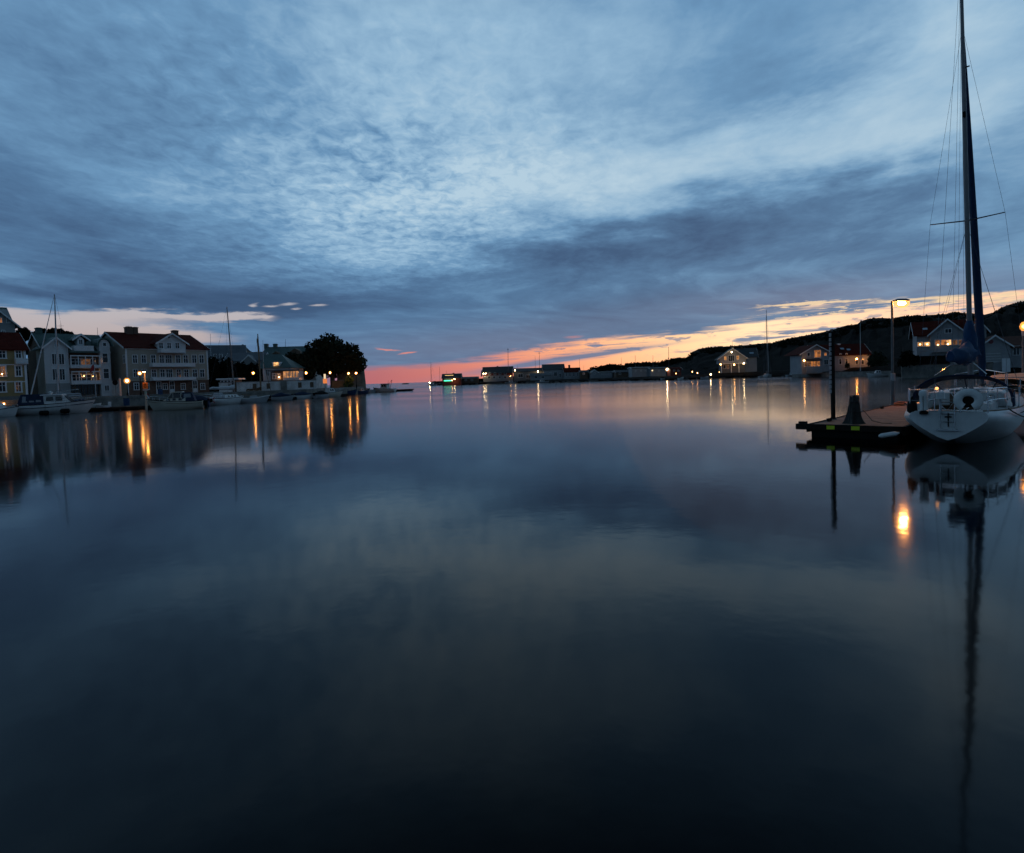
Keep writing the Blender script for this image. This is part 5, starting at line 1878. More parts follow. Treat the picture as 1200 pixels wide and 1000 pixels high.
e = far_boat(511.5, 501, 345, 'sailing boat with tall mast and lamp off the tip of the far shore', GEL_GREY, 'moored_sailboat', 'sailboat', (504, 424.3, 0), 2.4)
m = MB(); m.ball((10.4 * 345 / 678 * .82, 0, 1.9), .24, 10)
MB().tube([(10.4 * 345 / 678 * .82, 0, .9), (10.4 * 345 / 678 * .82, 0, 1.6)], .04, 5).build('lamp_post', WIRE, e)
m.build('lamp', PALE, e, True)
far_boat(592, 607, 318, 'pale motorboat moored below the red house', GEL_GREY, 'motorboat', 'motorboat', None, 2.4)
far_boat(628, 644, 289, 'long pale motorboat below the bright lamp of the grey shed', GEL_GREY, 'motorboat', 'motorboat', None, 2.4)
far_boat(775, 789, 240, 'grey open boat drawn up below the brightest far lamp', GEL_GREY, 'rowing_boat', 'boat', None, 1.6, False)
far_boat(795, 801, 224, 'tilted white skiff right of the far shore lamps', GEL, 'skiff', 'boat', None, 1.4, False)
far_boat(822, 831, 228, 'pale covered boat beside the white water lamp', GEL_GREY, 'rowing_boat', 'boat', None, 1.6, False)
far_boat(922, 938, 214, 'dark motorboat with pale windscreen left of the red roofed villa', GEL_GREY, 'motorboat', 'motorboat', None, 2.2)
far_boat(942, 950, 204, 'small white skiff below the lit villa', GEL, 'skiff', 'boat', None, 1.5, False)
far_boat(949, 955, 198, 'smallest white skiff, just right of another below the lit villa', GEL, 'skiff', 'boat', None, 1.3, False)
far_boat(1040, 1015, 146, 'white sports motorboat moored beside the lamp post', GEL, 'sports_boat', 'motorboat', None, 2.3)
# sailing boat whose bow hangs toward us under the villa
e, L = boat_root('moored_sailboat', 'white sailing boat lying bow towards the viewer below the ridge', 'sailboat', at(897, 226, 0), at(901.5, 216, 0))
rg = hull_rings(9.5, 2.9, .95, 1.35, 2.0, .05, True)
hull_obj(rg, e, GEL); deck_obj(rg, e, DECK)
cabin_obj(e, 3, 6.5, .9, .6, 1.0, 1.45, .4, .05, GEL)
tz = pt(895, 363.5, 221).z
rig(e, 5.5, 1.3, tz, .11, 3.6, 2.0, 0, NAVY, (9.3, 1.4, .95, .07, MASTWHITE), (.5,), .9, chain=(5.4, 1.35, 1.05), stern=(0, 0, 1.0), wr=.02)
e, L = boat_root('tender', 'small grey tender tied left of the bow-on sailing boat', 'boat', at(890, 219, 0), at(893.5, 215, 0))
rg = hull_rings(3.2, 1.4, .6, .85, 1.2, -.05); hull_obj(rg, e, GEL_GREY); deck_obj(rg, e, DECK)

# bare masts standing over the far boat yards
for i, (px, yt, yb, D, r, lab) in enumerate(((515.3, 430, 447, 340, .10, 'thin bare mast between the tip boat and the cafe'), (523.5, 434.5, 441, 326, .07, 'short aerial over the cafe roof'),
                               (595.5, 408, 432, 330, .16, 'tall mast with crossbar over the red house'), (606.8, 427.4, 433, 330, .08, 'short mast over the left end of the grey shed'),
                               (627.4, 418, 434, 334, .09, 'thin mast left of the taller one over the grey shed'), (632.2, 412.5, 434, 334, .14, 'tallest mast over the grey shed'),
                               (679.3, 420, 440, 316, .09, 'bare mast just right of the red cottage'), (684.3, 428, 440, 314, .07, 'short bare mast over the little hut'),
                               (728.5, 419, 440, 296, .09, 'bare mast over the gap between the two hills'), (744.7, 416.5, 439, 290, .12, 'bare mast over the left end of the long warehouse'),
                               (765.4, 416.5, 439, 285, .12, 'bare mast over the gap between the warehouses'), (783.8, 406.5, 438, 268, .14, 'tall bare mast rising from the brightest far lamp'),
                               (858.5, 400, 420, 300, .09, 'thin pole on the crest above the villa roof'))):
    b_ = pt(px, yb, D); t_ = pt(px - .3, yt, D)
    e = empty('boat_mast', lab, 'mast', b_, 0, 'bare masts on the far shore')
    d = t_ - b_
    MB().tube([(0, 0, -2), d], [r, r * .6], 5).build('spar', WIRE, e)
    if i in (2, 5):
        MB().tube([d * .93 + Vector((-.7, 0, 0)), d * .93 + Vector((.7, 0, 0))], r * .5, 4).build('crosstree', WIRE, e)

# villa with many lamps
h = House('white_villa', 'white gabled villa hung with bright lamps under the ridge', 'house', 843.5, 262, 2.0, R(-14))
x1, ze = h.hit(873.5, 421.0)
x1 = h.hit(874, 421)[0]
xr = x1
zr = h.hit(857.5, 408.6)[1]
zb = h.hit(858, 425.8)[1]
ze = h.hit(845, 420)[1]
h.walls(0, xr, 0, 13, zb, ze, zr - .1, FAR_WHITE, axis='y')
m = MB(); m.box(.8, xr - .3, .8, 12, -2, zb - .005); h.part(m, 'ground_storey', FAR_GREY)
rf = h.gable_roof(0, xr, 0, 15, ze, zr, DARK_ROOF, axis='y', over=.9)
m = MB(); m.box(-.3, xr + .3, -1.4, -.004, zb - .25, zb - .01); h.part(m, 'terrace', WHITE)
for px in (845.5, 857, 866):
    x_, _ = h.hit(px, 431, -1.2)
    MB().box(x_ - .14, x_ + .14, -1.35, -1.1, -2, zb - .255).build('post', WHITE, h.e)
h.pwin(850.0, 420, 2.6, 4.0, pane=PANE_WARM, nx=1, nz=1)
h.pwin(857.0, 420, 6.4, 6.6, nx=3, nz=1)
h.pwin(864.6, 419.2, 2.8, 4.2, pane=PANE_WARM, nx=1, nz=1)
h.pwin(849, 430, 2.4, 4.0, y=.8, nx=1, nz=1); h.pwin(853, 430, 2.4, 4.0, y=.8, pane=PANE_DIM, nx=1, nz=1)
for px, py, r, mt, yy in ((856.4, 412.9, .55, PALE, 0), (843.6, 427.4, .68, WARM, -.9), (859.4, 427.6, .72, WARM, -1.2), (870.6, 426.0, .66, PALE, -.6)):
    x_, z_ = h.hit(px, py, yy - .22)
    h.lamp(x_, yy - 1.2, z_, r * .58, mt, 2.0)
# right wing with its own roof and skylight
h2x, h2z = h.hit(888, 417.5, 3)
zr2 = h.hit(880, 408.4, 8)[1]
ze2 = h.hit(880, 418, 3)[1]
h.walls(xr - .5, h2x - .4, 3.2, 13, -2, ze2, zr2 - .2, FAR_WHITE, name='wing')
w_ = h.gable_roof(xr - 3.5, h2x - .3, 3.2, 13, ze2, zr2, DARK_ROOF, name='wing_roof', over=.6)
sx, sz = h.hit(882.5, 414.2, 4.8)
MB().prism([(sx - 1.5, 4.6, sz - .35), (sx + .3, 4.6, sz - .35), (sx + .3, 5.6, sz + .35), (sx - 1.5, 5.6, sz + .35)], (0, 0, 0), (0, -.12, .2)).build('skylight', mat('skylight_glass', (.5, .55, .6), .05, .05, 1, metal=1.0), w_)
h.pwin(873.8, 419.6, 2.0, 2.4, y=3.2, pane=PANE_WARM, nx=1, nz=1)
h.chimney(h.hit(869, 408, 8)[0], 8, zr2 - 1, h.hit(869, 407.6, 8)[1] + .4, .8, BRICK, w_)

# villa with red roof behind
h = House('red_roofed_villa', 'white villa with red roof, amber lit gable and outside lamps', 'house', 939.5, 186, 2.6, R(-4))
x1 = h.hit(972, 415)[0]
zr = h.hit(955.5, 404.6)[1]
ze = h.hit(938, 414.2)[1]
h.walls(0, x1, 0, 9, -1.5, ze, zr - .1, FAR_WHITE, axis='y', name='gable_front')
h.gable_roof(0, x1, 0, 12, ze, zr, TILE, axis='y', over=.9)
xe = h.hit(1019.5, 414.5, 3)[0]
zr2 = h.hit(985, 404.2, 7.5)[1]
ze2 = h.hit(985, 415.8, 3)[1]
h.walls(x1 - .5, xe, 3, 12, -1.5, ze2, zr2 - .1, FAR_WHITE, name='long_wing')
w_ = h.gable_roof(x1 - 3, xe, 3, 12, ze2, zr2, TILE, name='wing_roof', over=.5)
h.pwin(958, 414.8, 7.4, 8.6, pane=PANE_AMBER, nx=2, nz=2)
h.pwin(967.2, 415.2, 2.6, 3.2, pane=PANE_AMBER, nx=1, nz=1)
h.pwin(947.5, 415.5, 2.8, 3.6, nx=1, nz=1)
m = MB(); xa, za = h.hit(945, 422.8, -1.6); xb, _ = h.hit(963.5, 421.5, -1.6)
m.prism([(xa, -1.8, za - .1), (xa, 0, za + .5), (xa, 0, za + .62), (xa, -1.8, za + .02)], (0, 0, 0), (xb - xa, 0, 0)); h.part(m, 'porch_roof', DARK_ROOF)
for i in range(5):
    xw = xa + (xb - xa) * (i + .5) / 5
    h.window(xw - .45, xw + .45, .9, za - .3, -.02, nx=1, nz=1, pane=PANE_AMBER if i in (2, 3, 4) else PANE_DIM)
m = MB(); m.box(xa, xb, -1.7, -1.5, -1.2, .7); h.part(m, 'porch_parapet', FAR_WHITE)
h.pwin(968, 424.5, 4.6, 5.6, nx=2, nz=1)
for px in (984.7, 992, 1004, 1011):
    h.pwin(px, 424, 2.6, 6, y=3, nx=1, nz=2)
for px in (985, 992):
    h.pwin(px, 415.4, 1.8, 1.6, y=2.8, pane=PANE_DIM, nx=1, nz=1)
for px, py, r, mt, yy in ((938.6, 423.0, .58, WARM, 0), (999.4, 421.0, .55, SODIUM, 3), (1016.6, 420.6, .60, SODIUM, 3)):
    x_, z_ = h.hit(px, py, yy - .22)
    h.lamp(x_, yy - .9, z_, r * .66, mt, 1.7)
for px, py in ((987, 409.3), (994.5, 410.3), (1003.5, 410.6)):
    sx, sz = h.hit(px, py, 5)
    MB().prism([(sx - .7, 4.6, sz - .3), (sx + .45, 4.6, sz - .3), (sx + .45, 5.3, sz + .25), (sx - .7, 5.3, sz + .25)], (0, 0, 0), (0, -.12, .2)).build('skylight', mat('skylight_glass', (.5, .55, .6), .05, .05, 1, metal=1.0), w_)
sx, sz = h.hit(983, 402.8, 7.5)
h.chimney(sx, 7.5, zr2 - .8, sz, .7, WHITE, w_)
b0 = at(993, 182, 2.4)
tree('garden_shrub', 'dark round shrub before the long wing of the red roofed villa', b0, pix_blobs([(993, 428.5, 2.5, 3, 0)], b0, 182), 300, .18, 60, .5, .06)
b0 = at(1026, 178, 2.6)
tree('garden_tree', 'dim leafy tree right of the red roofed villa', b0, pix_blobs([(1026, 420, 7, 8, 0), (1034, 424, 6, 6, 0), (1022, 427, 5, 5, 0)], b0, 178), 1000, .3, 61, 2.4, .18)
m = MB()
p0, p1 = at(930, 205, 0), at(1046, 152, 0)
d = (p1 - p0); a = math.atan2(d.y, d.x)
wl = empty('shore_wall', 'dark stone wall along the water below the red roofed villa', 'wall', p0, a)
m.box(0, d.length, -.5, 0, -1, 1.5); m.build('masonry', STONE, wl)
MB().box(-.05, d.length + .05, -.58, .08, 1.5, 1.64).build('coping', WOOD_DARK, wl)

# right-hand white house on its terrace, seen behind the yacht
h = House('white_lit_house', 'white house with red roof and row of glowing windows behind the yacht', 'house', 1074.5, 128, 4.2, R(-30))
x1 = h.hit(1131.5, 405)[0]
ze = h.hit(1080, 392.0, 0)[1]
zr = h.hit(1094, 377.5, 4.5)[1]
zb = h.hit(1094, 415, 0)[1]
h.walls(0, x1, 0, 9, -3, ze, zr - .1, FAR_WHITE)
rf = h.gable_roof(0, x1, 0, 9, ze, zr, TILE, over=.7)
gx0 = h.hit(1090, 395, -.9)[0]; gx1 = h.hit(1130.5, 395, -.9)[0]
gz = h.hit(1109.5, 374.8, -.9)[1]; gze = h.hit(1088.5, 391.5, -.9)[1]
h.walls(gx0, gx1, -.9, 4.5, zb + .3, gze, gz - .1, FAR_WHITE, axis='y', name='gable_front')
h.gable_roof(gx0, gx1, -.9, 5.5, gze, gz, TILE, axis='y', over=.6, name='gable_roof')
h.pwin(1111.2, 388.0, 7.0, 4.4, y=-.9, nx=2, nz=1)
for i, (px, pane) in enumerate(((1078.4, PANE_WARM), (1086.2, PANE_BRIGHT))):
    h.pwin(px, 403.6, 6.0, 4.6, nx=1, nz=1, pane=pane)
for px, pane in ((1098.6, PANE_AMBER), (1105.6, PANE_AMBER), (1111.8, PANE_BRIGHT), (1119.2, PANE_DIM), (1126, PANE_DIM)):
    h.pwin(px, 401.4, 5.4, 5.8, y=-.9, nx=1, nz=1, pane=pane, c=.1)
for px, py, yy in ((1078.2, 403.8, -.12), (1086.6, 403.6, -.12), (1099.2, 404.2, -1.05), (1110.8, 403.4, -1.05)):
    x_, z_ = h.hit(px, py, yy)
    MB().ball((x_, yy, z_), .16, 8).build('window_lamp', WARM_DIM, h.e, True)
sx, sz = h.hit(1084, 386.3, 1.6)
MB().prism([(sx - .45, 1.5, sz - .25), (sx + .45, 1.5, sz - .25), (sx + .45, 2.2, sz + .2), (sx - .45, 2.2, sz + .2)], (0, 0, 0), (0, -.1, .2)).build('skylight', mat('skylight_glass', (.5, .55, .6), .05, .05, 1, metal=1.0), rf)
# second gable further right
wx0 = h.hit(1137, 395, 1.2)[0]; wx1 = h.hit(1156, 395, 1.2)[0]
wz = h.hit(1147, 375.5, 1.2)[1]; wze = h.hit(1138, 386.5, 1.2)[1]
h.walls(wx0, wx1, 1.2, 8, -3, wze, wz - .1, FAR_WHITE, axis='y', name='side_gable')
h.gable_roof(wx0, wx1, 1.2, 8.5, wze, wz, TILE, axis='y', over=.6, name='side_roof')
# outside stair and terrace wall
m = MB()
sx0, sz0 = h.hit(1080, 415.5, -1.0); sx1, sz1 = h.hit(1091, 408, -1.0)
m.prism([(sx0, -1.6, sz0), (sx1, -1.6, sz1), (sx1, -1.6, sz1 - 1.2), (sx0, -1.6, sz0 - 1.2)], (0, 0, 0), (0, .12, 0)); h.part(m, 'stair_side', FAR_WHITE)
q0, q1 = at(1056, 121.5, 0), at(1162, 117.5, 0)
d = q1 - q0; a = math.atan2(d.y, d.x)
zt = pt(1100, 416.5, 120).z
wl = empty('terrace_wall', 'dark retaining wall and planting below the white lit house', 'wall', q0, a)
MB().box(0, d.length, -.4, 0, -1, 2.6).build('masonry', STONE, wl)
MB().box(-.05, d.length + .05, -.52, .05, 2.6, 2.76).build('coping', BRICK, wl)
MB().prism([(2, .05, 2.4), (d.length - 4, .05, 2.4), (d.length - 5, 3.0, zt), (4, 3.0, zt)], (0, 0, 0), (0, 3, 0)).build('bank', HEATH, wl)
b0 = at(1066, 118, 2.6)
tree('terrace_shrub', 'dark shrub on the bank left of the white lit house', b0, pix_blobs([(1063, 418, 7, 6, 0), (1072, 423, 8, 5, 0), (1058, 425, 6, 5, 0)], b0, 118), 900, .25, 62, 1, .08, None, LEAF_DARK)
# garage
h = House('white_garage', 'white garage with arched door and round red window beside the lit house', 'garage', 1152.5, 118, 2.2, R(-30))
x1 = h.hit(1184, 410)[0]
zr = h.hit(1161.5, 394)[1]; ze = h.hit(1184, 405)[1]
ze = zr - 2.0
h.walls(-.6, x1, 0, 8, -1.5, ze, zr - .1, FAR_WHITE, axis='y')
h.gable_roof(-.6, x1, 0, 9, ze, zr, mat('brown_tiles', (.12, .05, .035), .85, .3, 1.2), axis='y', over=.5)
xa = h.hit(1153.5, 415)[0]; xb = h.hit(1173.5, 415)[0]; zt = h.hit(1163, 407.5)[1]; zbb = h.hit(1163, 426)[1]
m = MB()
pr = [(xa, -.05, zbb), (xb, -.05, zbb), (xb, -.05, zt - .7), (xb - .5, -.05, zt), (xa + .5, -.05, zt), (xa, -.05, zt - .7)]
m.prism(pr, (0, 0, 0), (0, .045, 0)); gd = h.part(m, 'garage_door', GREY_BOARD)
m = MB()
for i in range(4):
    m.box(xa + .05, xb - .05, -.075, -.052, zbb + .3 + i * .55, zbb + .36 + i * .55)
m.build('panel_ribs', WHITE, gd)
cx, cz = h.hit(1161.2, 400.6, -.05)
m = MB(); m.loft([[(cx + .42 * math.cos(a), -.08 + dd, cz + .42 * math.sin(a)) for a in (2 * math.pi * i / 16 for i in range(16))] for dd in (0, .07)], True, True)
h.part(m, 'round_window', mat('dark_red_glass', (.18, .02, .02), .3, .1, 2))
wx = h.hit(1200, 410, 2)[0]
h.walls(x1 - .2, wx + 5, 2, 8.5, -1.5, ze - .3, zr - .3, FAR_WHITE, name='annexe')
h.gable_roof(x1 - 1.5, wx + 5, 2, 8.5, ze - .3, zr - .25, mat('brown_tiles', (.12, .05, .035), .85, .3, 1.2), name='annexe_roof', over=.4)
h.pwin(1191, 411, 7, 10, y=2, nx=2, nz=1)
for px in (1176.5, 1181.5):
    x_, z_ = h.hit(px, 423, -1)
    MB().box(x_ - .3, x_ + .3, -1.2, -.9, -1.5, z_ + .5).build('gate_post', WHITE, h.e)

# slim white flagpole and mast behind the pier
thin_mast(1008.3, 430, 1008.0, 378.5, 170, .09, 'slim pale flagpole in front of the dark hill, left of the lamp post', MASTWHITE, name='flagpole', cat='flagpole', z0=1.4)

# ------------------------------------------------------------------ the floating pier by the yacht
PZ = .42
A0 = at(948.5, 20.4, PZ)                                  # front left corner of the deck
pd_ = Vector((math.cos(R(45)), math.sin(R(45)), 0))        # along the pier
pn_ = Vector((math.sin(R(45)), -math.cos(R(45)), 0))       # across, to the right
lampb = at(1046.3, 29.5, PZ)
pd_ = (lampb - A0); pd_.z = 0; pd_.normalize(); pn_ = Vector((pd_.y, -pd_.x, 0))
pang = math.atan2(pd_.y, pd_.x)
PWD, PWN, HL = 2.75, 2.75, 2.3          # width of the head, of the walkway behind it, length of the head
pier = empty('floating_pier', 'planked floating pier with yellow reflectors and lamp post beside the yacht', 'pier', (A0.x, A0.y, 0), pang)
# local: x along the pier, y to the left, so the deck spans y = -PWD .. 0
PL = 34.0
m = MB()
n_ = int(PL / .15)
for i in range(n_):
    x0 = i * .15
    m.box(x0, x0 + .138, -(PWD if x0 < HL else PWN), 0, PZ - .045 + rnd.uniform(-.003, .003), PZ + rnd.uniform(-.003, .003))
m.build('deck', WOOD, pier)
m = MB()
m.box(-.12, -.005, -PWD - .05, .42, PZ - .17, PZ + .03)
m.box(0, PL, .005, .10, PZ - .26, PZ + .02); m.box(0, HL, -PWD - .10, -PWD - .005, PZ - .26, PZ + .02)
m.box(HL + .005, PL, -PWN - .10, -PWN - .005, PZ - .26, PZ + .02)
m.box(-.02, .2, .12, .36, PZ - .1, PZ + .10)
m.build('fender_beam', WOOD_DARK, pier)
m = MB()
m.box(.02, HL, -PWD + .06, -.06, -.35, PZ - .05)
m.box(HL + .01, PL, -PWN + .06, -.06, -.35, PZ - .05)
m.box(-.05, .015, -PWD + .1, -.1, -.35, PZ - .19)
m.build('float', BLACK, pier)
for py_ in (-.55, -1.0):
    pass
for px, lab in ((973.3, 0), (1002.3, 0)):
    # on the end beam plane (local x = -.121)
    q = Vector((A0.x, A0.y, 0)) - pd_ * .125
    d = ray(px, 501.4)
    t = (q - Vector((0, 0, CAM_H))).dot(pd_) / d.dot(pd_)
    p = Vector((0, 0, CAM_H)) + d * t
    ly = -(p - q).dot(pn_)
    MB().box(-.135, -.1225, ly - .125, ly + .125, PZ - .13, PZ + .0).build('reflector', YELLOWREF, pier)
for i in range(8):
    MB().box(1.5 + i * 4, 1.8 + i * 4, -.22, -.14, PZ + .004, PZ + .09).box(1.4 + i * 4, 1.9 + i * 4, -.21, -.15, PZ + .094, PZ + .12).build('mooring_cleat', BLACK, pier)


def pier_pt(px, D, z=PZ):
    return at(px, D, z)


# lamp post
e = empty('pier_lamp', 'tall grey lamp post with glowing sodium head on the floating pier', 'street lamp', lampb + Vector((0, 0, .002)))
zt = pt(1048.0, 353.0, 29.5).z - PZ
MB().lathe([(.16, 0), (.16, .02), (.085, .05), (.085, 1.3)], 12).build('base', STEEL, e)
MB().tube([(0, 0, 1.28), (0, 0, zt)], [.062, .052], 10).build('pole', STEEL, e, True)
MB().cbox(-.075, .075, -.11, .075, 1.25, 1.62, .015).build('hatch', GEL_GREY, e)
MB().tube([(0, 0, zt - .02), (.16, -.02, zt + .02)], .035, 8).build('arm', STEEL, e)
q = pt(1056.8, 356.6, 29.5) - lampb
m = MB()
m.loft([[(q.x + sx * .42 * k, q.y + .15 * k * sy, zt + z) for sx, sy in ((-1, -.7), (-.8, -1), (.8, -.7), (1, 0), (.8, .7), (-.8, 1), (-1, .7))] for k, z in ((1, -.02), (.95, .05), (.55, .10))], True, True)
hd = m.build('lamp_head', STEEL, e)
bw = MB()
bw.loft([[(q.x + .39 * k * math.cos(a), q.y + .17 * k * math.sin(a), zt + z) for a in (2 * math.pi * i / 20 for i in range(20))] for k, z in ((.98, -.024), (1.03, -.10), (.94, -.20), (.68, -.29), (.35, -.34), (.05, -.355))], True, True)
bw.build('glare_bowl', GLARE_NEAR, hd, True)  # glowing shell shaped to the lamp's glare, added around the bulb
m = MB().tube([(q.x - .17, q.y, zt - .13), (q.x - .15, q.y, zt - .13), (q.x + .15, q.y, zt - .13), (q.x + .17, q.y, zt - .13)], [.02, .07, .07, .02], 10)
m.build('bulb', SODIUM_NEAR, hd, True)

# lamp at the right edge
b0 = at(1199.0, 31.0, PZ)
e = empty('edge_lamp', 'thin lamp post with orange lamp cut by the right edge', 'street lamp', b0)
zt = pt(1198.5, 384, 31).z - PZ
MB().tube([(0, 0, -1.2), (0, 0, zt)], [.07, .055], 8).build('pole', STEEL, e, True)
MB().tube([(0, 0, zt), (.2, 0, zt + .03)], .035, 6).build('arm', STEEL, e)
m = MB(); m.ball((.02, -.05, zt + .05), .10, 10, 1.1); m.build('bulb', SODIUM_EDGE, e, True)
MB().ball((.02, -.05, zt + .05), .20, 12, 1.3).build('glare_shell', GLARE_NEAR, e, True)  # added halo of glare around the edge bulb
MB().lathe([(.10, zt - .45), (.10, zt - .06), (.02, zt - .05)], 8, (.02, -.02, 0)).build('shade_tube', GEL_GREY, e)

# square guide pole with pale bands
b0 = at(975.6, 22.2, PZ)
e = empty('guide_pole', 'dark slim pole with pale banded upper half on the pier end', 'pole', b0)
zt = pt(974.8, 388.5, 22.2).z - PZ
MB().box(-.03, .085, -.055, .055, 0, zt).build('shaft', WOOD_DARK, e)
m = MB()
for i in range(13):
    z0 = 1.02 + i * (zt - 1.04) / 13
    m.box(-.075, -.0355, -.05, .05, z0, z0 + (zt - 1.04) / 13 * .72)
m.build('pale_band', GEL_GREY, e)
MB().box(-.10, .12, -.10, .10, .003, .03).tube([(.02, 0, zt), (.02, 0, zt + .05)], .03, 6).build('foot_plate', STEEL, e)

# tarpaulin bundle
b0 = at(1001.0, 20.3, PZ)
e = empty('tarpaulin_bundle', 'dark draped tarpaulin tied into a cone on the pier end', 'tarpaulin', b0 + Vector((0, 0, .003)))
hh = pt(1001, 464.5, 20.3).z - PZ
rings = []
for i in range(15):
    t = i / 14
    r_ = .24 - .11 * t ** .9 + (.08 * (1 - t) ** 6)
    ring = []
    for j in range(40):
        a = 2 * math.pi * j / 40
        fold = 1 + (.20 - .08 * t) * math.sin(a * 5 + .6 * math.sin(t * 4)) + .10 * math.sin(a * 9 + 2 + t * 3)
        if t > .85:
            fold = 1 + .25 * math.sin(a * 3 + 1)
        ring.append((r_ * fold * math.cos(a) + .02 * t, r_ * fold * math.sin(a) * .8, hh * (t ** 1.05) * (1 + (.05 * math.sin(a * 3 + 1) if t > .9 else 0))))
    rings.append(ring)
MB().loft(rings, True, True).build('cloth', TARP, e, True)
m = MB()
for z_, r_ in ((hh * .80, .155), (hh * .45, .20)):
    m.tube([((r_) * math.cos(a) * 1.08, r_ * .9 * math.sin(a), z_ + .02 * math.sin(2 * a)) for a in (2 * math.pi * i / 24 for i in range(25))], .012, 5)
m.tube([(.2, -.2, hh * .5), (.45, -.3, .1), (.75, -.35, .015), (1.0, -.5, .012)], .012, 5)
m.build('lashing', ROPE, e)

# coil of hose by the lamp
b0 = at(1054.0, 28.9, PZ)
m = MB()
pts_ = []
for i in range(90):
    a = i * .30
    pts_.append((.24 * math.cos(a) + .02 * math.sin(i), .20 * math.sin(a), .03 + .10 * i / 90 + .02 * math.sin(i * .7)))
m.tube(pts_, .022, 6)
pts_ = [(.26 * math.cos(a) + .05, .22 * math.sin(a), .14 + .05 * math.sin(a + 1)) for a in (2 * math.pi * i / 28 for i in range(29))]
m.tube(pts_, .022, 6)
o = m.build('hose_coil', DIM_HOSE, None, True, b0)
tag(o, 'coil of hose lying on the pier boards at the foot of the lamp post', 'hose')

# ------------------------------------------------------------------ the yacht
BA = R(46.6)
st = at(1110.5, 16.6, 0)
Y = empty('sailing_yacht', 'white sailing yacht seen from astern with blue furled sails beside the pier', 'sailboat', st, BA)
BL = 11.2
rg = hull_rings(BL, 3.15, 1.04, 1.45, 1.84, .20, True, 29)
hull_obj(rg, Y, GEL)


def yp(p):
    return st + Matrix.Rotation(BA, 3, 'Z') @ Vector(p)


# toe rail, rubbing strake, boot stripe
m = MB()
for s in (1, -1):
    m.tube([sheer(rg, t / 20, s) + Vector((0, -s * .02, .02)) for t in range(0, 21)], .022, 5)
m.build('toe_rail', TEAK, Y)
m = MB()
for s in (1, -1):
    m.tube([sheer(rg, t / 20, s) + Vector((0, s * .012, -.16)) for t in range(1, 20)], .018, 5)
m.build('hull_stripe', NAVY, Y)
# deck with cockpit well
def half(t):
    return sheer(rg, t, 1).y
m = MB()
ts = [i / 28 for i in range(29)]
x_c0, x_c1, cw = .55, 3.5, .62
for s in (1, -1):
    inn, outn = [], []
    for t in ts:
        p = sheer(rg, t, s)
        x = p.x
        w = cw if x_c0 <= x <= x_c1 else 0.0
        w = min(w, abs(p.y) * .75)
        inn.append((x, s * w, p.z + .05 - .02))
        outn.append((x, p.y, p.z - .015))
    m.loft([outn, inn], False)
m.build('deck', DECK, Y, True)
m = MB()
m.add([(x_c0, -cw, .52), (x_c1, -cw, .52), (x_c1, cw, .52), (x_c0, cw, .52), (x_c0, -cw, 1.04), (x_c1, -cw, 1.04), (x_c1, cw, 1.04), (x_c0, cw, 1.04)], [(0, 1, 2, 3), (0, 1, 5, 4), (3, 2, 6, 7), (0, 3, 7, 4), (1, 2, 6, 5)])
m.build('cockpit', TEAK, Y)
m = MB()
for s in (1, -1):
    m.loft([[(x_c0 + .2 + i * .30, s * (cw + .06 + .25 * (0 if j in (0, 1) else 1)), 1.0 + (0 if j in (0, 3) else .24 - (.03 if j == 2 else 0))) for j in range(4)] for i in range(11)], True, True)
m.build('coaming', GEL, Y)
m = MB()
for s in (1, -1):
    for x in (1.6, 2.7):
        m.lathe([(.075, 1.24), (.055, 1.28), (.055, 1.36), (.075, 1.39), (.02, 1.40)], 12, (x, s * .82, 0))
m.build('winch', INOX, Y)
# cabin trunk
m = MB()
lo = [(3.5, -1.12), (6.0, -1.08), (8.2, -.55), (8.6, 0), (8.2, .55), (6.0, 1.08), (3.5, 1.12)]
def ring_(k, z, dx_=0):
    return [(3.5 + (x - 3.5) * (1 - dx_), y * k, z + (.04 if abs(y) < .6 else 0)) for x, y in lo]
m.loft([ring_(1, 1.0), ring_(.93, 1.38, .02), ring_(.86, 1.44, .05)], True, True)
cb_ = m.build('cabin', GEL, Y)
side_panes(Y, 4.6, 7.0, 1.09, .9, 1.13, 1.30, 3, GLASS, 'cabin_window', .15, .12)
MB().box(3.42, 3.495, -.32, .32, .80, 1.42).build('companionway', mat('washboard', (.12, .06, .03), .4, .2, 4), Y)
m = MB(); m.cbox(4.1, 5.1, -.4, .4, 1.45, 1.52, .03); m.build('sliding_hatch', GEL, Y)
# sprayhood
def arch(x, hw, zb, zt_, n=14, p=2.6):
    out = []
    for i in range(n + 1):
        a = math.pi * i / n
        c, s_ = math.cos(a), math.sin(a)
        out.append((x, hw * math.copysign(abs(c) ** (2 / p), c), zb + (zt_ - zb) * abs(s_) ** (2 / p)))
    return out
m = MB()
A1 = arch(3.15, 1.32, 1.02, 2.02); A2 = arch(3.75, 1.30, 1.03, 2.00); A3 = arch(4.25, 1.20, 1.10, 1.88)
m.loft([A1, A2, A3], False)
A1i = [(x, y * .97, z - .02) for x, y, z in A1]
m.loft([A1, A1i], False)
sp_ = m.build('sprayhood', NAVY, Y, True)
side = mat('hood_side_canvas', (.014, .06, .12), .8, .28, 4, bump=.012, bscale=9)
m = MB()
for s in (1, -1):
    m.loft([[(3.12, s * 1.325, 1.02), (3.12, s * 1.30, 1.45)], [(3.6, s * 1.335, 1.02), (3.7, s * 1.32, 1.5)], [(4.25, s * 1.235, 1.1), (4.25, s * 1.19, 1.55)]], False)
m.build('side_flap', side, sp_, True)
wmat = bpy.data.materials.new('clear_screen')
wmat.use_nodes = True
b_ = wmat.node_tree.nodes['Principled BSDF']
b_.inputs['Base Color'].default_value = (.75, .70, .66, 1)
b_.inputs['Roughness'].default_value = .18
b_.inputs['Alpha'].default_value = .30
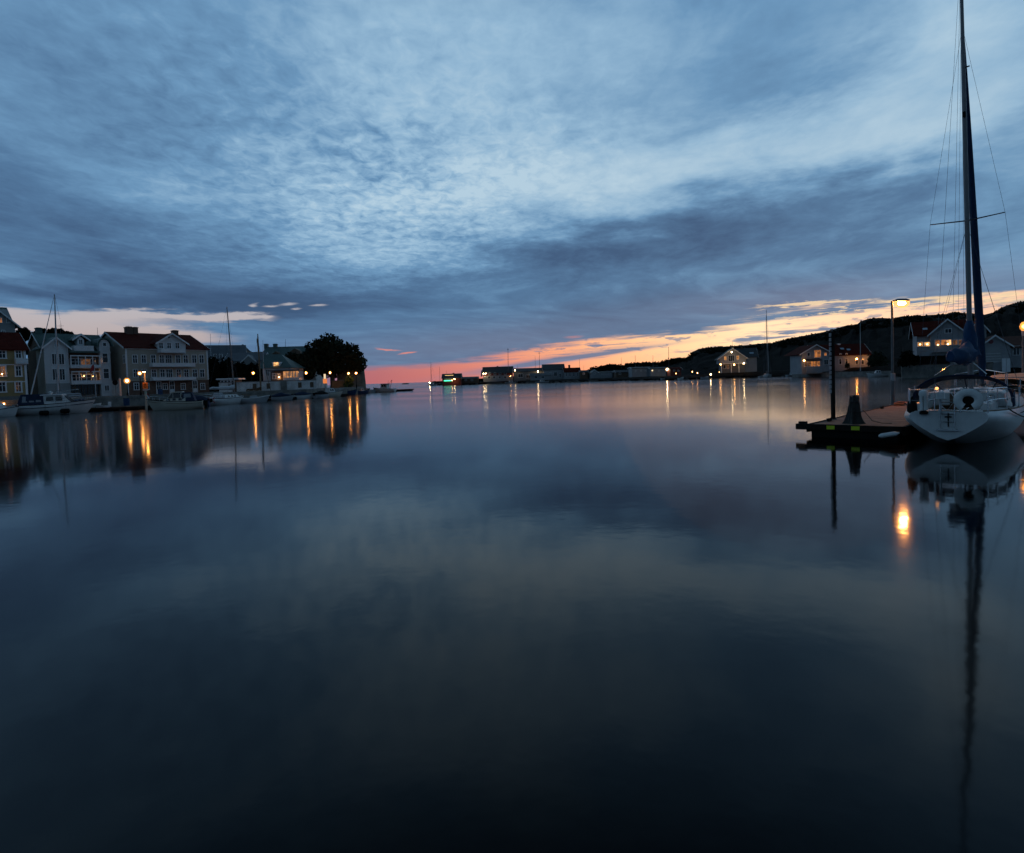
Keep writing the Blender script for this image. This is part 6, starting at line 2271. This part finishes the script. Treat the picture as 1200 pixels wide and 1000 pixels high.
A4 = [(4.95, y * .80, 1.45 + max(0, (z - 1.10)) * .02) for x, y, z in A3]
m = MB(); m.loft([A3, A4], False)
m.build('screen', wmat, sp_, True)
m = MB()
for k in (4, 7, 10):
    m.tube([Vector(A3[k]) + Vector((.01, 0, .01)), Vector(A4[k]) + Vector((.01, 0, .01))], .022, 4)
m.tube([Vector(p) + Vector((0, 0, .012)) for p in A1], .022, 6)
m.build('hood_frame', NAVY, sp_)

# pushpit
m = MB()
rim = [sheer(rg, .16, 1) + Vector((0, -.05, 0)), sheer(rg, .08, 1) + Vector((0, -.05, 0)), Vector((.02, .90, 1.0)), Vector((-.02, .30, 1.02))]
for s in (1, -1):
    q = [Vector((p.x, s * p.y, p.z)) for p in rim]
    m.tube([p + Vector((0, 0, .66)) for p in q], .0145, 7)
    m.tube([p + Vector((0, 0, .34)) for p in q], .0115, 6)
    for p in q:
        m.tube([p, p + Vector((0, 0, .66))], .0145, 7)
m.build('pushpit', INOX, Y, True)
m = MB()
for y_ in (.17, -.17):
    m.tube([(-.03, y_, 1.66), (-.06, y_, 1.0), (-.05, y_ * .98, .52)], .014, 6)
for z_ in (1.30, .97, .74):
    m.tube([(-.05, -.17, z_), (-.05, .17, z_)], .013, 6)
m.box(-.10, -.03, -.27, .27, .49, .52)
m.build('stern_ladder', INOX, Y, True)
m = MB()
m.tube([(-.03, -.02, 1.0), (-.035, -.02, .60)], .018, 5); m.box(-.045, -.02, -.10, .06, .86, .90)
m.build('rudder_fitting', BLACK, Y)
# stanchions and guard wires
m = MB()
w_ = MB()
for s in (1, -1):
    prev = Vector((rim[0].x, s * rim[0].y, rim[0].z))
    tops = [prev]
    for t in (.30, .44, .58, .72, .86):
        p = sheer(rg, t, s) + Vector((0, -s * .05, 0))
        m = MB()
        m.tube([p, p + Vector((0, 0, .64))], .0135, 6)
        m.lathe([(.04, 0), (.035, .03), (.016, .06)], 8, p)
        m.build('stanchion', INOX, Y, True)
        tops.append(p)
    tops.append(sheer(rg, .93, s))
    for hgt in (.62, .33):
        w_.tube([p + Vector((0, 0, hgt)) for p in tops], .005, 4)
w_.build('guard_wire', WIRE, Y)
m = MB()
bow = [sheer(rg, .86, 1), sheer(rg, .94, 1), sheer(rg, .995, 1), sheer(rg, .995, -1), sheer(rg, .94, -1), sheer(rg, .86, -1)]
m.tube([p + Vector((0, 0, .68)) for p in bow], .015, 6)
for p in bow:
    m.tube([p, p + Vector((0, 0, .68))], .014, 6)
m.build('pulpit', INOX, Y, True)

# rig, heeled a hair to port
MX, MB0, MT = 6.2, 1.42, 16.8
HE = .22
def mp(z):
    return Vector((MX - .30 * (z - MB0) / (MT - MB0), HE * (z - MB0) / (MT - MB0), z))
m = MB()
path = [mp(z) for z in (MB0, 4, 8, 12, 14, MT)]
for q, r_ in ((0, (.080, .080, .077, .068, .058, .044)),):
    m.tube(path, list(r_), 12)
ms = m.build('mast', ALU, Y, True)
zs_ = pt(1134, 258, 21.0).z
for s in (1, -1):
    MB().tube([mp(zs_) + Vector((0, s * .07, 0)), mp(zs_) + Vector((-.2, s * 1.06, .03))], [.026, .018], 6).build('spreader', WIRE, ms)
m = MB()
zt2 = pt(1131.5, 87, 21.5).z
m.tube([mp(zt2) + Vector((0, -.18, 0)), mp(zt2) + Vector((0, .06, 0))], .025, 6)
m.build('upper_bracket', WIRE, ms)
MB().tube([mp(MT), mp(MT) + Vector((0, 0, .5))], .012, 4).build('masthead_aerial', WIRE, ms)
m = MB().tube([mp(11.2) + Vector((-.12, 0, 0)), mp(11.2) + Vector((-.12, 0, .18))], .05, 6).build('deck_light', BLACK, ms)
bz = 2.45
bend = Vector((2.55, .16, bz - .05))
m = MB().tube([mp(bz) + Vector((-.1, 0, 0)), bend], .06, 8)
bo = m.build('boom', ALU, Y, True)
# mainsail cover: a sagging blue bundle on the boom climbing the mast
m = MB()
rings = []
for i in range(19):
    t = i / 18
    c = mp(bz) * (1 - t) + bend * t
    hgt = .34 + .26 * (1 - t) ** 2
    wd = .19 + .10 * math.sin(math.pi * t) + .03 * math.sin(i * 2.3)
    if t > .92:
        wd *= .6; hgt *= .7
    ring = []
    for j in range(18):
        a = 2 * math.pi * j / 18
        f = 1 + .09 * math.sin(3 * a + i * .9) + .05 * math.sin(7 * a + i)
        ring.append((c.x + .02 * math.sin(i + j), c.y + wd * f * math.cos(a) + .05 * math.sin(i * .8), c.z + .10 + hgt * .55 + hgt * .72 * f * math.sin(a) - .10 * math.sin(math.pi * t)))
    rings.append(ring)
m.loft(rings, True, True)
rings = []
for i in range(10):
    t = i / 9
    z = bz + .25 + t * 1.25
    c = mp(z)
    r_ = .30 * (1 - t) ** .8 + .12
    rings.append([(c.x - .10 * (1 - t) + r_ * .95 * (1 + .10 * math.sin(4 * a + i)) * math.cos(a), c.y + r_ * .72 * (1 + .12 * math.sin(3 * a + i * 1.3)) * math.sin(a), z + .03 * math.sin(5 * a)) for a in (2 * math.pi * j / 18 for j in range(18))])
m.loft(rings, True, True)
m.build('sail_cover', BLUE, bo, True)
# furled genoa on the forestay
f0, f1 = Vector((BL - .45, 0, 1.50)), mp(14.6) + Vector((.09, 0, 0))
m = MB()
pth = [f0.lerp(f1, t) for t in (0, .02, .06, .15, .3, .5, .7, .85, .93, .99)]
m.tube(pth, [.03, .08, .14, .145, .135, .115, .09, .065, .048, .025], 12)
m.build('furled_sail', mat('furled_sail_cloth', (.006, .032, .085), .85, .25, 2, bump=.015, bscale=5), Y, True)
MB().lathe([(.02, 0), (.11, .01), (.11, .05), (.07, .06), (.07, .14), (.11, .15), (.11, .19), (.02, .2)], 14, (BL - .45, 0, 1.36)).build('furling_drum', BLACK, Y)
m = MB()
ch_ = 1.5
for s in (1, -1):
    tip_ = mp(zs_) + Vector((-.2, s * 1.06, .03))
    m.tube([(6.1, s * 1.60, 1.15), tip_, mp(14.4)], .0042, 4, False)
    m.tube([(5.75, s * 1.45, 1.15), mp(zs_ - .15)], .0042, 4, False)
    m.tube([(6.5, s * 1.40, 1.15), mp(zs_ - .15)], .0042, 4, False)
m.tube([(.1, .35, 1.05), mp(MT)], .0042, 4, False)
m.tube([bend + Vector((0, 0, .1)), mp(MT)], .004, 4, False)
for dy_ in (.10, -.12, .2):
    m.tube([mp(1.5) + Vector((.1, dy_ * 2, 0)), mp(12.5 + dy_ * 6) + Vector((.02, dy_ * .3, 0))], .004, 4, False)
m.build('rigging', WIRE, Y)
# gantry like vang struts under the boom
m = MB()
m.tube([(3.6, .75, 2.02), (3.9, .28, 2.42), (3.9, -.25, 2.42), (3.6, -.62, 2.03)], .018, 6)
m.build('boom_crutch', INOX, Y, True)
m = MB()
m.tube([(2.4, .05, .55), (2.4, .05, 1.25)], .05, 8)
for i in range(1):
    m.tube([(2.28, .05 + .42 * math.cos(a), 1.28 + .42 * math.sin(a)) for a in (2 * math.pi * j / 28 for j in range(29))], .016, 6)
for a in (0, 1.05, 2.09):
    m.tube([(2.28, .05 + .42 * math.cos(a), 1.28 + .42 * math.sin(a)), (2.28, .05 - .42 * math.cos(a), 1.28 - .42 * math.sin(a))], .009, 5)
m.build('steering_wheel', INOX, Y, True)
MB().ball((-.04, .24, 1.70), .045, 8).build('stern_light', glow_mat('small_orange_light', (1, .40, .12), 2.5), Y, True)

# loose gear hanging on the stern
def hang(name, label, cat, local, group=None):
    return empty(name, label, cat, yp(local), BA, group)


f = hang('horseshoe_buoy', 'white horseshoe lifebuoy on the stern rail of the yacht', 'life ring', (-.09, -.48, 1.36))
m = MB()
rings = []
for i in range(21):
    a = R(-62 + 304 * i / 20)
    c = Vector((0, .235 * math.cos(a), .225 * math.sin(a)))
    d = Vector((0, math.cos(a), math.sin(a)))
    rings.append([(.055 * math.sin(b_), (c + d * .105 * math.cos(b_)).y, (c + d * .105 * math.cos(b_)).z) for b_ in (2 * math.pi * j / 10 for j in range(10))])
m.loft(rings, True, True)
m.build('foam', mat('buoy_white', (.72, .72, .70), .6, .08, 3), f, True)
MB().tube([(-.06, -.13, -.24), (-.065, 0, -.27), (-.06, .13, -.24)], .012, 5).build('strap', BLACK, f)
MB().cbox(.02, .06, -.14, .14, -.2, .17, .02).build('light_holder', BLACK, f)
f = hang('rescue_line_bag', 'white rescue line bag hanging at the left of the stern rail', 'rescue bag', (-.07, .55, 1.35))
m = MB(); m.lathe([(.05, -.30), (.10, -.28), (.105, .12), (.13, .18), (.11, .28), (.04, .31)], 12); m.build('bag', mat('buoy_white', (.72, .72, .70), .6, .08, 3), f, True)
MB().tube([(-.10, 0, -.3), (-.115, 0, .1), (-.06, 0, .3)], .008, 4).build('cord', BLACK, f)
MB().cbox(-.08, .08, -.10, .10, -.40, -.305, .02).build('clip_base', BLACK, f)
f = hang('outboard_motor', 'small white outboard motor clamped on the stern rail of the yacht', 'outboard motor', (-.03, .16, 1.42))
m = MB(); m.cbox(-.13, .13, -.1, .1, -.02, .20, .04); m.build('cowl', GEL, f)
MB().tube([(0, 0, -.02), (0, 0, -.36)], .035, 8).cbox(-.10, .06, -.025, .025, -.46, -.36, .01).build('leg', GEL_GREY, f)
f = hang('folded_bag', 'dark bag of lines tied to the left corner of the stern rail', 'bag', (.12, .86, 1.22))
m = MB()
m.loft([[(r_ * (1 + .18 * math.sin(3 * a + k_)) * math.cos(a), r_ * .8 * (1 + .15 * math.sin(4 * a + 2 * k_)) * math.sin(a), z_) for a in (2 * math.pi * i / 14 for i in range(14))] for k_, (r_, z_) in enumerate(((.08, -.26), (.16, -.2), (.17, -.05), (.13, .08), (.05, .16), (.03, .24)))], True, True)
m.build('body', BLACK, f, True)
# hanging line: slack dark mooring rope on the right side, mooring lines to the pier
def rope(name, label, a, b_, sag, r=.013, material=ROPE, n=14):
    a, b_ = Vector(a), Vector(b_)
    m = MB()
    m.tube([a.lerp(b_, i / n) - Vector((0, 0, sag * 4 * (i / n) * (1 - i / n))) for i in range(n + 1)], r, 6)
    o = m.build(name, material, None, True)
    return tag(o, label, 'rope')


rope('mooring_line', 'slack dark mooring rope hanging on the right side of the yacht', yp((1.2, -1.28, 1.06)), yp((4.8, -1.83, .55)), .10, .020)
rope('mooring_line', 'thin pale line from the right quarter of the yacht towards the right edge', yp((.6, -1.05, 1.05)), at(1203, 22, .9), .12, .010, ROPE_PALE)
rope('mooring_line', 'dark mooring rope from the left quarter of the yacht to the pier edge', yp((.5, 1.03, 1.05)), Vector((A0.x, A0.y, 0)) + pd_ * 2.4 + pn_ * (PWN - .12) + Vector((0, 0, PZ + .1)), .10, .016)
rope('mooring_line', 'second mooring rope from the left side of the yacht further along the pier', yp((4.2, 1.72, 1.05)), Vector((A0.x, A0.y, 0)) + pd_ * 5.8 + pn_ * (PWN - .12) + Vector((0, 0, PZ + .1)), .08, .016)


def fender(label, p, rot, material, tilt=0.0, L=.6, r=.115, name='boat_fender'):
    f = empty(name, label, 'fender', p, rot, None)
    d = Vector((math.sin(tilt), 0, math.cos(tilt)))
    pts_ = [d * (L * t) for t in (-.5, -.46, -.36, .36, .46, .5, .56)]
    MB().tube(pts_, [.02, r * .6, r, r, r * .6, .035, .03], 14).build('body', material, f, True)
    if tilt < 1:
        MB().tube([d * L * .56, d * L * .56 + Vector((0, 0, .55))], .008, 4).build('line', ROPE, f)
    return f


fender('long pale fender lying low between the pier end and the yacht', at(1041, 17.6, .30), BA - 1.5, GEL, 1.35, .52, .07)
fender('pale green fender at the right bow of the yacht near the edge', yp((7.6, -1.72, .42)), BA, mat('greenish_fender', (.35, .42, .38), .4, .1, 3), 1.3, .7, .12)

# neighbouring boat with lit cover behind the yacht, on the far side of the pier
e, L = boat_root('covered_dayboat', 'boat with pale cover lit orange by the lamp behind the yacht', 'motorboat', at(1174, 27.5, 0), at(1232, 30, 0))
L = 7.0
rg2 = hull_rings(L, 2.5, .95, 1.25, 2.2, -.05)
hull_obj(rg2, e, GEL_GREY); deck_obj(rg2, e, DECK)
m = MB()
zc = pt(1190, 437.5, 28).z
m.loft([[(L * t, w * math.copysign(abs(math.cos(a)) ** .7, math.cos(a)), 1.0 + (hh_ - 1.0) * abs(math.sin(a)) ** .6) for a in (math.pi * j / 12 for j in range(13))] for t, w, hh_ in ((.04, 1.0, zc - .25), (.10, 1.12, zc - .02), (.4, 1.15, zc), (.6, 1.05, zc - .1), (.8, .75, zc - .3), (.92, .3, 1.15))], False)
m.build('cover', mat('cream_cover', (.55, .42, .30), .8, .12, 2, bump=.01, bscale=6), e, True)
rail_obj(e, [(.15, 1.1, .95), (.02, .9, .95), (.02, -.9, .95), (.15, -1.1, .95)], .75, .02, mid=True)
MB().lathe([(.16, .95), (.16, 1.55), (.1, 1.7), (.03, 1.74)], 10, (.35, .6, 0)).build('console', GEL_GREY, e)
# pier on the right carrying the edge lamp
jetty('floating_jetty', 'floating jetty at the right edge behind the bow of the yacht', at(1188, 31.4, 0), at(1330, 31.0, 0), 1.6, PZ)
